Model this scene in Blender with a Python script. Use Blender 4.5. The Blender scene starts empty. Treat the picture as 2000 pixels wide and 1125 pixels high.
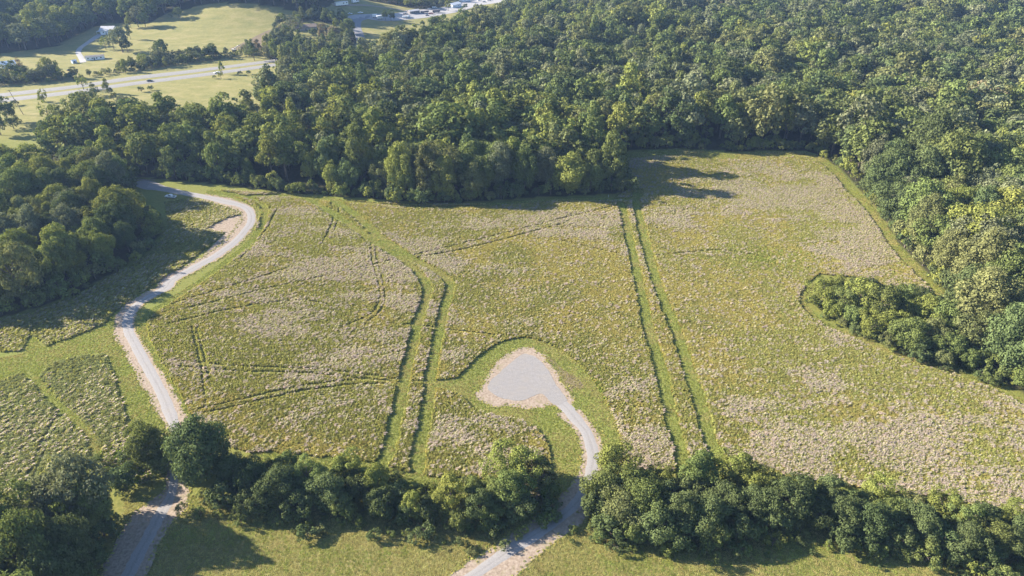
import bpy, bmesh, math, random
import numpy as np
from mathutils import Vector, Matrix
from mathutils.geometry import delaunay_2d_cdt

random.seed(7)
RNG = np.random.default_rng(11)
S = bpy.context.scene
COL = S.collection

# ------------------------------------------------------------------ camera
H, TILT, F = 150.0, math.radians(32), 1327.0
cam_d = bpy.data.cameras.new('camera')
cam = bpy.data.objects.new('camera', cam_d)
COL.objects.link(cam)
cam.location = (0, 0, H)
cam.rotation_euler = (math.pi / 2 - TILT, 0, 0)
cam_d.sensor_width = 36
cam_d.lens = F / 2000 * 36
cam_d.clip_start = 1
cam_d.clip_end = 20000
S.camera = cam
CT, ST = math.cos(TILT), math.sin(TILT)


def sstep(a, b, v):
    t = np.clip((v - a) / (b - a), 0, 1)
    return t * t * (3 - 2 * t)


# ------------------------------------------------------------------ terrain
def terrain(x, y):
    x = np.asarray(x, float)
    y = np.asarray(y, float)
    near = 1 - sstep(430, 560, y)
    z = near * (1.3 * np.sin(x / 62 + .6) * np.sin(y / 75 + 1.0) + 0.6 * np.sin(x / 33 + y / 41))
    z = z + near * 5.5 * np.exp(-((x - 130) / 120) ** 2 - ((y - 405) / 55) ** 2)                  # crest of the upper meadow
    z = z + 33 * np.exp(-((x + 285) / 115) ** 2 - ((y - 835) / 85) ** 2)          # grassy hill beyond the highway
    z = z + 55 * np.exp(-((x + 640) / 190) ** 2 - ((y - 1060) / 170) ** 2)         # wooded hill, far left
    z = z + 46 * np.exp(-((x + 665) / 105) ** 2 - ((y - 740) / 100) ** 2)          # steep wooded hill that shades the valley floor
    z = z + 34 * sstep(560, 1050, y) * sstep(20, 330, x)                           # wooded ridge
    z = z + 9 * np.sin(x / 90 + 1.3) * np.sin(y / 110 + .4) * sstep(480, 600, y) * sstep(30, 160, x)
    z = z + 70 * sstep(1350, 2600, y)
    return z


def proj(x, y, z):
    dz = z - H
    d = y * CT - dz * ST
    u = y * ST + dz * CT
    d = np.maximum(d, 1e-3)
    return 1000 + F * x / d, 562.5 - F * u / d, d


def P(pts, off=0.0):
    """where the view rays through these points of the photograph meet the terrain"""
    p = np.atleast_2d(np.asarray(pts, float))
    rx = (p[:, 0] - 1000) / F
    ru = -(p[:, 1] - 562.5) / F
    D = np.stack([rx, CT + ru * ST, -ST + ru * CT], 1)
    ts = np.arange(120, 2600, 6.0)
    gap = H + D[:, 2:3] * ts - terrain(D[:, 0:1] * ts, D[:, 1:2] * ts) - np.reshape(off, (-1, 1))
    hit = np.argmax(gap < 0, 1)
    hit = np.where((gap < 0).any(1), hit, len(ts) - 1)
    lo, hi = ts[np.maximum(hit - 1, 0)], ts[hit]
    for _ in range(24):
        m = (lo + hi) / 2
        g = H + D[:, 2] * m - terrain(D[:, 0] * m, D[:, 1] * m) - np.ravel(off)
        lo, hi = np.where(g > 0, m, lo), np.where(g > 0, hi, m)
    return np.stack([D[:, 0] * lo, D[:, 1] * lo], 1)


def P1(px, py, off=0.0):
    q = P([(px, py)], off)[0]
    return float(q[0]), float(q[1])


# ------------------------------------------------------------------ noise, curves, polygons
_lat = RNG.random((8, 256, 256))


def vnoise(x, y, sc, k=0):
    x = x / sc + 1000
    y = y / sc + 1000
    xi, yi = np.floor(x).astype(int), np.floor(y).astype(int)
    fx, fy = x - xi, y - yi
    fx, fy = fx * fx * (3 - 2 * fx), fy * fy * (3 - 2 * fy)
    L = _lat[k % 8]
    a, b = L[xi % 256, yi % 256], L[(xi + 1) % 256, yi % 256]
    c, d = L[xi % 256, (yi + 1) % 256], L[(xi + 1) % 256, (yi + 1) % 256]
    return (a * (1 - fx) + b * fx) * (1 - fy) + (c * (1 - fx) + d * fx) * fy


def fbm(x, y, sc, k=0, octv=4):
    s, a, t = 0, 1.0, 0
    for i in range(octv):
        s = s + a * vnoise(x, y, sc / 2 ** i, k + i)
        t += a
        a *= .55
    return s / t


def inpoly(X, Y, poly):
    X = np.asarray(X)
    Y = np.asarray(Y)
    out = np.zeros(X.shape, bool)
    x0, y0 = poly.min(0)
    x1, y1 = poly.max(0)
    sel = (X >= x0) & (X <= x1) & (Y >= y0) & (Y <= y1)
    xs, ys = X[sel], Y[sel]
    r = np.zeros(xs.shape, bool)
    n = len(poly)
    for i in range(n):
        ax, ay = poly[i]
        bx, by = poly[(i + 1) % n]
        if ay == by:
            continue
        c = (ay > ys) != (by > ys)
        r ^= c & (xs < (bx - ax) * (ys - ay) / (by - ay) + ax)
    out[sel] = r
    return out


def crom(pts, step=2.5):
    """smooth curve through points, evenly resampled"""
    p = np.asarray(pts, float)
    q = np.vstack([2 * p[0] - p[1], p, 2 * p[-1] - p[-2]])
    out = []
    for i in range(1, len(q) - 2):
        t = np.linspace(0, 1, 24, endpoint=False)[:, None]
        a, b, c, d = q[i - 1], q[i], q[i + 1], q[i + 2]
        out.append(.5 * (2 * b + (c - a) * t + (2 * a - 5 * b + 4 * c - d) * t ** 2 + (3 * b - a - 3 * c + d) * t ** 3))
    out.append(p[-1:])
    o = np.vstack(out)
    s = np.r_[0, np.cumsum(np.hypot(*np.diff(o, axis=0).T))]
    n = max(3, int(s[-1] / step))
    k = np.linspace(0, s[-1], n)
    return np.stack([np.interp(k, s, o[:, j]) for j in range(2)], 1)


def ribbon_edges(px_pts, w, step=2.5, wob=0.0, k=0):
    c = crom(P(px_pts), step)
    t = np.gradient(c, axis=0)
    t /= np.hypot(t[:, 0], t[:, 1])[:, None]
    n = np.stack([-t[:, 1], t[:, 0]], 1)
    ww = np.interp(np.linspace(0, 1, len(c)), np.linspace(0, 1, len(np.atleast_1d(w))), np.atleast_1d(w)) / 2
    wl = ww * (1 + wob * (fbm(c[:, 0], c[:, 1], 9, k) - .5) * 2)
    wr = ww * (1 + wob * (fbm(c[:, 0], c[:, 1], 9, k + 3) - .5) * 2)
    return c + n * wl[:, None], c - n * wr[:, None]


def near_line(X, Y, px_pts, half, step=4, fray=0.0):
    """which points lie within half metres of a line; half may vary along it"""
    c = crom(P(px_pts), step)
    h = np.atleast_1d(half)
    hs = np.interp(np.linspace(0, 1, len(c)), np.linspace(0, 1, len(h)), h)
    out = np.zeros(X.shape, bool)
    x0, y0 = c.min(0) - hs.max() - 1
    x1, y1 = c.max(0) + hs.max() + 1
    sel = np.where((X >= x0) & (X <= x1) & (Y >= y0) & (Y <= y1))[0]
    xs, ys = X[sel], Y[sel]
    best = np.full(xs.shape, 1e9)
    for a, b, w in zip(c[:-1], c[1:], hs):
        d = b - a
        t = np.clip(((xs - a[0]) * d[0] + (ys - a[1]) * d[1]) / (d @ d), 0, 1)
        best = np.minimum(best, ((xs - a[0] - t * d[0]) ** 2 + (ys - a[1] - t * d[1]) ** 2) / (w * w))
    hh = 1 + fray * (fbm(xs, ys, 2.4, 5, 2) - .5) * 2
    out[sel] = best < hh * hh
    return out


# ------------------------------------------------------------------ materials
class NT:
    def __init__(self, name):
        self.m = bpy.data.materials.new(name)
        self.m.use_nodes = True
        self.t = self.m.node_tree
        self.t.nodes.clear()
        self.out = self.t.nodes.new('ShaderNodeOutputMaterial')

    def n(self, typ, **kw):
        nd = self.t.nodes.new(typ)
        for k, v in kw.items():
            setattr(nd, k, v)
        return nd

    def l(self, a, b):
        self.t.links.new(a, b)

    def noise(self, scale, detail=4, rough=.6, stretch=None, rot=0, src=None):
        if src is None:
            g = self.n('ShaderNodeNewGeometry')
            src = g.outputs['Position']
        if stretch:
            mp = self.n('ShaderNodeMapping')
            mp.inputs['Scale'].default_value = stretch
            mp.inputs['Rotation'].default_value = (0, 0, rot)
            self.l(src, mp.inputs['Vector'])
            src = mp.outputs[0]
        nz = self.n('ShaderNodeTexNoise')
        nz.inputs['Scale'].default_value = scale
        nz.inputs['Detail'].default_value = detail
        nz.inputs['Roughness'].default_value = rough
        self.l(src, nz.inputs['Vector'])
        return nz.outputs[0]

    def ramp(self, fac, stops):
        r = self.n('ShaderNodeValToRGB')
        e = r.color_ramp.elements
        while len(e) < len(stops):
            e.new(.5)
        for i, (p, c) in enumerate(stops):
            e[i].position = p
            e[i].color = (*c, 1) if len(c) == 3 else c
        self.l(fac, r.inputs[0])
        return r.outputs[0]

    def mix(self, fac, a, b, mode='MIX'):
        m = self.n('ShaderNodeMix', data_type='RGBA', blend_type=mode)
        for s, v in ((m.inputs[0], fac), (m.inputs[6], a), (m.inputs[7], b)):
            if isinstance(v, (int, float)):
                s.default_value = v
            elif isinstance(v, tuple):
                s.default_value = (*v, 1)
            else:
                self.l(v, s)
        return m.outputs[2]

    def attr(self, name, typ='GEOMETRY'):
        a = self.n('ShaderNodeAttribute', attribute_name=name, attribute_type=typ)
        return a.outputs['Fac']

    def bump(self, hgt, strength, dist):
        b = self.n('ShaderNodeBump')
        b.inputs['Strength'].default_value = strength
        b.inputs['Distance'].default_value = dist
        self.l(hgt, b.inputs['Height'])
        return b.outputs[0]

    def done(self, col, rough=.9, nrm=None, metal=0.0, spec=.2):
        p = self.n('ShaderNodeBsdfPrincipled')
        if isinstance(col, tuple):
            p.inputs['Base Color'].default_value = (*col, 1)
        else:
            self.l(col, p.inputs['Base Color'])
        p.inputs['Roughness'].default_value = rough
        p.inputs['Metallic'].default_value = metal
        p.inputs['Specular IOR Level'].default_value = spec
        if nrm is not None:
            self.l(nrm, p.inputs['Normal'])
        self.l(p.outputs[0], self.out.inputs[0])
        return self.m


def paint(name, c, rough=.5, spec=.4, metal=0.0, dirt=.25):
    """painted or plain surface with slight weathering"""
    t = NT(name)
    n = t.noise(1.3, 5)
    d = tuple(v * (1 - dirt) for v in c)
    return t.done(t.ramp(n, [(.3, d), (.65, c)]), rough, None, metal, spec)


def leaf_mat(name, c, var=.19, trans=.22, hue=.014, up=0.0):
    t = NT(name)
    oi = t.n('ShaderNodeObjectInfo')
    ge = t.n('ShaderNodeNewGeometry')
    hs = t.n('ShaderNodeHueSaturation')
    hs.inputs['Color'].default_value = (*c, 1)
    mr = t.n('ShaderNodeMapRange')
    mr.inputs[3].default_value = .5 - hue
    mr.inputs[4].default_value = .5 + hue
    t.l(oi.outputs['Random'], mr.inputs[0])
    t.l(mr.outputs[0], hs.inputs['Hue'])
    m1 = t.n('ShaderNodeMath', operation='MULTIPLY')
    t.l(oi.outputs['Random'], m1.inputs[0])
    m1.inputs[1].default_value = 7.31
    fr = t.n('ShaderNodeMath', operation='FRACT')
    t.l(m1.outputs[0], fr.inputs[0])
    mr2 = t.n('ShaderNodeMapRange')
    mr2.inputs[3].default_value = 1 - var
    mr2.inputs[4].default_value = 1 + var
    t.l(fr.outputs[0], mr2.inputs[0])
    mr3 = t.n('ShaderNodeMapRange')
    mr3.inputs[3].default_value = .72
    mr3.inputs[4].default_value = 1.28
    t.l(ge.outputs['Random Per Island'], mr3.inputs[0])
    mm = t.n('ShaderNodeMath', operation='MULTIPLY')
    t.l(mr2.outputs[0], mm.inputs[0])
    t.l(mr3.outputs[0], mm.inputs[1])
    t.l(mm.outputs[0], hs.inputs['Value'])
    df = t.n('ShaderNodeBsdfDiffuse')
    t.l(hs.outputs[0], df.inputs[0])
    tr = t.n('ShaderNodeBsdfTranslucent')
    warm = t.mix(.5, hs.outputs[0], (c[0] * 1.5, c[1] * 1.5, c[2] * .7))
    t.l(warm, tr.inputs[0])
    if up:      # blades share much of the light that falls on the sward as a whole
        va = t.n('ShaderNodeVectorMath', operation='MULTIPLY_ADD')
        t.l(ge.outputs['Normal'], va.inputs[0])
        va.inputs[1].default_value = (1 - up,) * 3
        va.inputs[2].default_value = (0, 0, up)
        vn = t.n('ShaderNodeVectorMath', operation='NORMALIZE')
        t.l(va.outputs[0], vn.inputs[0])
        t.l(vn.outputs[0], df.inputs['Normal'])
    mx = t.n('ShaderNodeMixShader')
    mx.inputs[0].default_value = trans
    t.l(df.outputs[0], mx.inputs[1])
    t.l(tr.outputs[0], mx.inputs[2])
    t.l(mx.outputs[0], t.out.inputs[0])
    return t.m


LEAF = {
    'dark': leaf_mat('leaf dark green', (0.098, 0.126, 0.050)),
    'mid': leaf_mat('leaf mid green', (0.133, 0.162, 0.052)),
    'light': leaf_mat('leaf yellow green', (0.187, 0.207, 0.054)),
    'olive': leaf_mat('leaf olive', (0.150, 0.163, 0.065)),
    'grey': leaf_mat('leaf grey green', (0.147, 0.162, 0.088)),
    'brown': leaf_mat('leaf brownish', (0.191, 0.156, 0.092)),
}
COLOUR_WORD = {'dark': 'dark green', 'mid': 'mid green', 'light': 'yellow-green', 'olive': 'olive green',
               'grey': 'grey-green', 'brown': 'brownish'}
BARK = NT('bark')
BARK = BARK.done(BARK.ramp(BARK.noise(2.2, 5, .7, (1, 1, .3)), [(.3, (.07, .055, .04)), (.7, (.19, .16, .125))]), .95)


def mat_ground():
    t = NT('meadow ground')
    fine = t.noise(1.1, 6, .7)
    big = t.noise(.035, 4, .6)
    grass = t.ramp(fine, [(.25, (.095, .105, .026)), (.55, (.17, .165, .045)), (.8, (.26, .225, .085))])
    lush = t.ramp(fine, [(.25, (.095, .125, .026)), (.75, (.19, .20, .05))])
    base = t.mix(t.ramp(big, [(.4, (0, 0, 0)), (.65, (1, 1, 1))]), grass, lush)
    hay_n = t.noise(.55, 5, .7, (1, .35, 1), .35)
    hay = t.ramp(hay_n, [(.3, (.095, .095, .028)), (.5, (.15, .138, .046)), (.75, (.215, .182, .080))])
    hay = t.mix(t.ramp(t.noise(.05, 3), [(.4, (0, 0, 0)), (.7, (.6, .6, .6))]), hay, lush)
    base = t.mix(t.attr('hay'), base, hay)
    past_n = t.noise(.06, 6, .65, (1, 1.8, 1), .2)
    past = t.ramp(past_n, [(.3, (.135, .148, .050)), (.5, (.215, .20, .072)), (.68, (.29, .245, .115))])
    past = t.mix(.35, past, t.ramp(t.noise(.45, 5, .7), [(.3, (.095, .11, .040)), (.7, (.27, .24, .11))]))
    base = t.mix(t.attr('pasture'), base, past)
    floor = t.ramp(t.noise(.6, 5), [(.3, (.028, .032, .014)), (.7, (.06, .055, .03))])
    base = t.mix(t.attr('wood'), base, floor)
    nb = t.noise(1.6, 4, .7)
    return t.done(base, .95, t.bump(nb, .6, .25), 0, .05)


def mat_mown(name='mown grass', a=(.105, .120, .028), b=(.165, .175, .046), c=(.22, .215, .070)):
    t = NT(name)
    uv = t.n('ShaderNodeUVMap')
    stripes = t.noise(1.0, 3, .6, (1.6, .035, 1), 0, uv.outputs[0])
    fine = t.noise(1.7, 5, .7)
    f = t.mix(.68, stripes, fine)
    return t.done(t.ramp(f, [(.32, a), (.5, b), (.68, c)]), .95, t.bump(fine, .35, .12), 0, .05)


def mat_gravel(name='crushed gravel', ruts=True):
    t = NT(name)
    fine = t.noise(3.2, 6, .75)
    med = t.noise(.32, 4, .6)
    c = t.ramp(fine, [(.3, (.145, .138, .137)), (.5, (.225, .214, .210)), (.7, (.31, .296, .288))])
    c = t.mix(t.ramp(med, [(.42, (0, 0, 0)), (.72, (.5, .5, .5))]), c, (.25, .226, .20))
    if not ruts:     # faint arcs left by turning vehicles
        g_ = t.n('ShaderNodeNewGeometry')
        for ox, oy in ((14, -238), (-22, -252)):
            mp = t.n('ShaderNodeMapping')
            mp.inputs['Location'].default_value = (ox, oy, 0)
            t.l(g_.outputs['Position'], mp.inputs['Vector'])
            wv = t.n('ShaderNodeTexWave', wave_type='RINGS', rings_direction='Z')
            wv.inputs['Scale'].default_value = .16
            wv.inputs['Distortion'].default_value = 2.5
            wv.inputs['Detail'].default_value = 3
            t.l(mp.outputs[0], wv.inputs['Vector'])
            c = t.mix(t.ramp(wv.outputs['Fac'], [(.7, (0, 0, 0)), (.95, (.11, .11, .11))]), c, (.16, .152, .148))
    if ruts:     # two packed wheel paths and a looser crown between them
        uv = t.n('ShaderNodeUVMap')
        sp = t.n('ShaderNodeSeparateXYZ')
        t.l(uv.outputs[0], sp.inputs[0])
        ab = t.n('ShaderNodeMath', operation='ABSOLUTE')
        t.l(sp.outputs[0], ab.inputs[0])
        wob = t.noise(.25, 3)
        ad = t.n('ShaderNodeMath', operation='MULTIPLY_ADD')
        t.l(wob, ad.inputs[0])
        ad.inputs[1].default_value = .7
        t.l(ab.outputs[0], ad.inputs[2])
        f = t.ramp(ad.outputs[0], [(.30, (0, 0, 0)), (.62, (0, 0, 0)), (.78, (1, 1, 1)), (.98, (1, 1, 1))])
        dv = t.n('ShaderNodeMath', operation='MULTIPLY')
        t.l(f, dv.inputs[0])
        dv.inputs[1].default_value = .35
        c = t.mix(dv.outputs[0], c, (.30, .29, .285))
    return t.done(c, .95, t.bump(fine, .6, .08), 0, .1)


def mat_soil(name='bare sandy soil', a=(.155, .118, .086), b=(.27, .215, .168), c=(.36, .30, .245), green=.5):
    t = NT(name)
    fine = t.noise(1.3, 6, .7)
    med = t.noise(.28, 5, .65)
    col = t.ramp(fine, [(.3, a), (.5, b), (.7, c)])
    col = t.mix(t.ramp(med, [(.55, (0, 0, 0)), (.7, (green, green, green))]), col, (.17, .165, .06))
    return t.done(col, .95, t.bump(fine, .5, .15), 0, .05)


def mat_asphalt(name, a, b):
    t = NT(name)
    fine = t.noise(.5, 5, .7, (1, 1, 1))
    return t.done(t.ramp(fine, [(.3, a), (.7, b)]), .85, None, 0, .2)


M_GROUND = mat_ground()
M_MOWN = mat_mown()
M_MOWN_DRY = mat_mown('dry mown grass', (.115, .112, .028), (.17, .158, .044), (.22, .195, .070))
M_GRAVEL = mat_gravel()
M_GRAVEL_PAD = mat_gravel('spread gravel', False)
M_SOIL = mat_soil()
M_SOIL_DARK = mat_soil('thatchy brown soil', (.10, .075, .05), (.165, .13, .09), (.24, .195, .14), .6)
M_HIGHWAY = mat_asphalt('worn concrete highway', (.17, .165, .162), (.23, .225, .218))
M_LOT = mat_asphalt('pale lot surface', (.24, .235, .24), (.33, .325, .325))
M_ROAD = mat_asphalt('grey asphalt', (.16, .16, .17), (.22, .22, .23))
M_WHITE = paint('white paint', (.78, .78, .78), .4)
M_GLASS = paint('dark window glass', (.02, .025, .03), .08, .6)
M_TYRE = paint('black rubber', (.02, .02, .02), .8)
M_RIM = paint('grey metal', (.4, .4, .42), .35, .5, .6)
M_WOODEN = paint('weathered wood', (.26, .21, .17), .9, .1)


# ------------------------------------------------------------------ object helpers
def tag(o, label, cat=None, group=None, kind=None):
    o['label'] = label
    if cat:
        o['category'] = cat
    if group:
        o['group'] = group
    if kind:
        o['kind'] = kind
    return o


def mesh_np(name, v, f, mats, uv=None):
    """v (n,3) array, f (m,4) or (m,3) int array -> mesh"""
    me = bpy.data.meshes.new(name)
    v = np.asarray(v, np.float32)
    f = np.asarray(f, np.int32)
    k = f.shape[1]
    me.vertices.add(len(v))
    me.vertices.foreach_set('co', v.ravel())
    me.loops.add(f.size)
    me.loops.foreach_set('vertex_index', f.ravel())
    me.polygons.add(len(f))
    me.polygons.foreach_set('loop_start', np.arange(len(f), dtype=np.int32) * k)
    me.polygons.foreach_set('loop_total', np.full(len(f), k, np.int32))
    for m in (mats if isinstance(mats, (list, tuple)) else [mats]):
        me.materials.append(m)
    if uv is not None:
        l = me.uv_layers.new(name='uv')
        l.data.foreach_set('uv', np.asarray(uv, np.float32)[f.ravel()].ravel())
    me.update(calc_edges=True)
    return me


def obj(name, me, parent=None, loc=None):
    o = bpy.data.objects.new(name, me)
    COL.objects.link(o)
    if parent:
        o.parent = parent
    if loc is not None:
        o.location = loc
    return o


def empty(name, loc, rz=0, sc=None):
    o = bpy.data.objects.new(name, None)
    COL.objects.link(o)
    o.location = loc
    o.rotation_euler = (0, 0, rz)
    if sc:
        o.scale = sc
    return o


def smooth(me):
    me.polygons.foreach_set('use_smooth', np.ones(len(me.polygons), bool))
    return me


def ribbon(name, L, R, off, mat, label, cat, kind='structure', cross=4, group=None):
    n = len(L)
    t = np.linspace(0, 1, cross + 1)
    g = L[:, None, :] * (1 - t)[None, :, None] + R[:, None, :] * t[None, :, None]
    z = terrain(g[..., 0], g[..., 1]) + off
    z[:, 0] -= off * .8
    z[:, -1] -= off * .8
    v = np.concatenate([g, z[..., None]], 2).reshape(-1, 3)
    i = np.arange(n - 1)[:, None] * (cross + 1) + np.arange(cross)[None]
    f = np.stack([i, i + 1, i + cross + 2, i + cross + 1], -1).reshape(-1, 4)
    mid = (L + R) / 2
    s = np.r_[0, np.cumsum(np.hypot(*np.diff(mid, axis=0).T))]
    w = np.hypot(*(R - L).T)
    uv = np.stack([(w[:, None] * (t - .5)[None]), np.repeat(s[:, None], cross + 1, 1)], -1).reshape(-1, 2)
    me = smooth(mesh_np(name, v, f, mat, uv))
    if (np.cross(R[0] - L[0], L[1] - L[0])) < 0:
        me.flip_normals()
    o = obj(name, me)
    tag(o, label, cat, group, kind)
    return o


def patch(name, poly, off, mat, label, cat, step=3.0, kind='structure'):
    """a sheet that follows the terrain inside an outline"""
    x0, y0 = poly.min(0)
    x1, y1 = poly.max(0)
    gx, gy = np.meshgrid(np.arange(x0, x1, step), np.arange(y0, y1, step))
    gx = gx + (np.arange(gx.shape[0]) % 2)[:, None] * step * .5
    gx, gy = gx.ravel(), gy.ravel()
    k = inpoly(gx, gy, poly)
    # keep inner points clear of the outline
    px, py = gx[k], gy[k]
    d = np.full(px.shape, 1e9)
    for a, b in zip(poly, np.roll(poly, -1, 0)):
        e = b - a
        t = np.clip(((px - a[0]) * e[0] + (py - a[1]) * e[1]) / max(e @ e, 1e-9), 0, 1)
        d = np.minimum(d, np.hypot(px - a[0] - t * e[0], py - a[1] - t * e[1]))
    px, py = px[d > step * .35], py[d > step * .35]
    n = len(poly)
    vs = [Vector(p) for p in poly] + [Vector((a, b)) for a, b in zip(px, py)]
    es = [(i, (i + 1) % n) for i in range(n)]
    v, e, f, *_ = delaunay_2d_cdt(vs, es, [], 1, 1e-4)
    va = np.array([(p.x, p.y) for p in v])
    z = terrain(va[:, 0], va[:, 1]) + off
    va = np.c_[va, z]
    tri = np.array([list(t)[:3] for t in f if len(t) == 3])
    me = smooth(mesh_np(name, va, tri, mat, va[:, :2]))
    me.update()
    if len(me.polygons) and me.polygons[0].normal.z < 0:
        me.flip_normals()
    o = obj(name, me)
    tag(o, label, cat, None, kind)
    return o


def outline(px, step=2.0):
    p = P(px)
    c = crom(np.vstack([p, p[:1]]), step)
    return c[:-1]


def bm_box(bm, c, s, rot=None):
    r = bmesh.ops.create_cube(bm, size=1)
    M = Matrix.Translation(c) @ (rot.to_4x4() if rot else Matrix.Identity(4)) @ Matrix.Diagonal((*s, 1))
    bmesh.ops.transform(bm, matrix=M, verts=r['verts'])
    return r['verts']


def bm_prism(bm, prof, y0, y1, inset=0.0, zc=None):
    """extrude an x-z profile along y; the part above zc narrows by inset"""
    a = [bm.verts.new((x, y0 + (inset if zc and z > zc else 0), z)) for x, z in prof]
    b = [bm.verts.new((x, y1 - (inset if zc and z > zc else 0), z)) for x, z in prof]
    n = len(prof)
    bm.faces.new(a[::-1])
    bm.faces.new(b)
    for i in range(n):
        bm.faces.new((a[i], a[(i + 1) % n], b[(i + 1) % n], b[i]))
    return a + b


def bm_tube(bm, pts, rad, sides=8):
    rings = []
    for i, p in enumerate(pts):
        p = Vector(p)
        d = (Vector(pts[min(i + 1, len(pts) - 1)]) - Vector(pts[max(i - 1, 0)])).normalized()
        u = d.orthogonal().normalized()
        w = d.cross(u)
        rings.append([bm.verts.new(p + (u * math.cos(a) + w * math.sin(a)) * rad[i]) for a in
                      [2 * math.pi * k / sides for k in range(sides)]])
    for r0, r1 in zip(rings, rings[1:]):
        for k in range(sides):
            bm.faces.new((r0[k], r0[(k + 1) % sides], r1[(k + 1) % sides], r1[k]))
    bm.faces.new(rings[0][::-1])
    bm.faces.new(rings[-1])


def bm_mesh(name, bm, mat, bevel=0.0):
    if bevel:
        bmesh.ops.bevel(bm, geom=bm.edges[:], offset=bevel, segments=2, affect='EDGES', clamp_overlap=True)
    bmesh.ops.recalc_face_normals(bm, faces=bm.faces[:])
    me = bpy.data.meshes.new(name)
    bm.to_mesh(me)
    bm.free()
    me.materials.append(mat)
    return me


def part(name, parent, fn, mat, bevel=0.0):
    bm = bmesh.new()
    fn(bm)
    return obj(name, bm_mesh(name, bm, mat, bevel), parent)


def boxes(name, parent, lst, mat, bevel=0.0):
    return part(name, parent, lambda bm: [bm_box(bm, c, s) for c, s in lst], mat, bevel)


def copy_thing(root, loc, rz, label, group=None, sc=None):
    def rec(o, par):
        c = o.copy()
        COL.objects.link(c)
        if par:
            c.parent = par
        for ch in o.children:
            rec(ch, c)
        return c
    r = rec(root, None)
    r.location = loc
    r.rotation_euler = (0, 0, rz)
    if sc:
        r.scale = sc
    r['label'] = label
    if group:
        r['group'] = group
    return r


# ================================================================== LAYOUT (outlines traced, then laid on the terrain)
DRIVE_L = [(229, 1160), (233, 1125), (278, 1043), (300, 1003), (317, 978), (330, 948), (331, 900), (333, 860), (332, 838), (318, 812), (299, 762),
           (271, 712), (251, 674), (239, 649), (236, 629), (242, 612), (260, 594), (285, 577), (311, 562), (325, 546),
           (370, 521), (415, 496), (450, 471), (474, 446), (482, 431), (479, 416), (462, 404), (434, 399), (400, 389), (362, 382),
           (325, 375), (302, 371), (285, 369)]
DRIVE_R = [(262, 1160), (266, 1125), (307, 1043), (328, 1003), (341, 978), (348, 948), (352, 900), (354, 860), (354, 838), (350, 812), (327, 762),
           (300, 712), (279, 674), (265, 649), (261, 629), (265, 612), (280, 594), (309, 577), (337, 562), (350, 546),
           (397, 521), (439, 496), (470, 471), (491, 446), (500, 431), (498, 416), (486, 402), (441, 388), (400, 380), (362, 373),
           (325, 364), (308, 358), (296, 354)]
TURN = [(268, 354), (280, 352), (292, 353), (304, 356), (314, 361), (308, 371), (296, 371), (282, 370), (266, 364), (258, 358)]
DR2_L = [(868, 1150), (903, 1125), (952, 1090), (1000, 1056), (1050, 1030), (1100, 991), (1120, 968), (1135, 943), (1142, 918),
         (1144, 893), (1140, 868), (1130, 843), (1111, 822), (1090, 798), (1075, 783)]
DR2_R = [(912, 1150), (946, 1125), (1000, 1088), (1050, 1057), (1100, 1021), (1135, 990), (1153, 965), (1165, 942), (1170, 918),
         (1172, 893), (1168, 868), (1157, 843), (1143, 822), (1125, 798), (1107, 780)]
PAD = [(1109, 782), (1098, 768), (1088, 755), (1078, 736), (1070, 722), (1055, 706), (1040, 695), (1025, 691), (1013, 697), (1000, 707),
       (984, 720), (970, 732), (957, 747), (953, 757), (960, 767), (972, 774), (988, 780), (1003, 783), (1018, 783), (1032, 778),
       (1045, 772), (1056, 769), (1066, 774), (1073, 783), (1090, 792)]
APRON = [(1028, 677), (1042, 679), (1055, 690), (1068, 704), (1085, 722), (1096, 742), (1106, 757), (1118, 772), (1120, 788), (1098, 800),
         (1080, 792), (1062, 794), (1040, 797), (1012, 797), (985, 795), (958, 791), (938, 785), (928, 775), (934, 763), (944, 751),
         (950, 736), (962, 718), (980, 701), (1000, 688), (1014, 680)]
THATCH = [(1062, 692), (1080, 702), (1100, 722), (1122, 735), (1140, 752), (1134, 760), (1120, 757), (1118, 768), (1104, 752), (1090, 730), (1070, 706)]
LAWN = [(838, 744), (862, 742), (880, 740), (893, 737), (905, 724), (926, 703), (950, 684), (976, 669), (1005, 661), (1030, 660), (1058, 667), (1085, 679),
        (1110, 694), (1130, 712), (1150, 733), (1167, 755), (1180, 780), (1194, 810), (1206, 842), (1215, 875), (1210, 910), (1185, 950),
        (1150, 990), (1110, 1000), (1075, 985), (1058, 950), (1068, 925), (1073, 900), (1069, 875), (1059, 853), (1040, 835), (1010, 822), (975, 813),
        (940, 806), (918, 796), (902, 778), (885, 768), (862, 760), (838, 754)]
STRIP_A = [(575, 383), (600, 388), (630, 406), (680, 438), (725, 471), (775, 501), (810, 530), (829, 552), (834, 570), (824, 600),
           (812, 637), (801, 687), (788, 737), (780, 787), (766, 840), (760, 870), (751, 897), (738, 915)]
STRIP_B = [(640, 388), (655, 396), (687, 416), (725, 451), (775, 486), (812, 511), (850, 530), (872, 546), (877, 565), (866, 600),
           (859, 637), (848, 687), (840, 737), (835, 787), (824, 840), (818, 868), (813, 906), (814, 945)]
STRIP_C = [(1211, 398), (1215, 410), (1225, 456), (1236, 506), (1248, 559), (1264, 637), (1279, 687), (1292, 737), (1303, 787),
           (1315, 840), (1323, 868), (1331, 915)]
STRIP_D = [(1240, 380), (1243, 406), (1254, 456), (1266, 501), (1283, 559), (1315, 637), (1332, 687), (1348, 737), (1365, 787),
           (1380, 840), (1388, 868), (1403, 898)]
BOTTOM_BAND = [(500, 893), (560, 899), (640, 908), (740, 920), (800, 938), (850, 945), (920, 945), (975, 946)]
EAST_PATH = [(1575, 301), (1604, 314), (1632, 338), (1659, 370), (1692, 404), (1718, 440), (1742, 478), (1772, 510), (1802, 540), (1826, 568), (1845, 604)]
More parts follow.
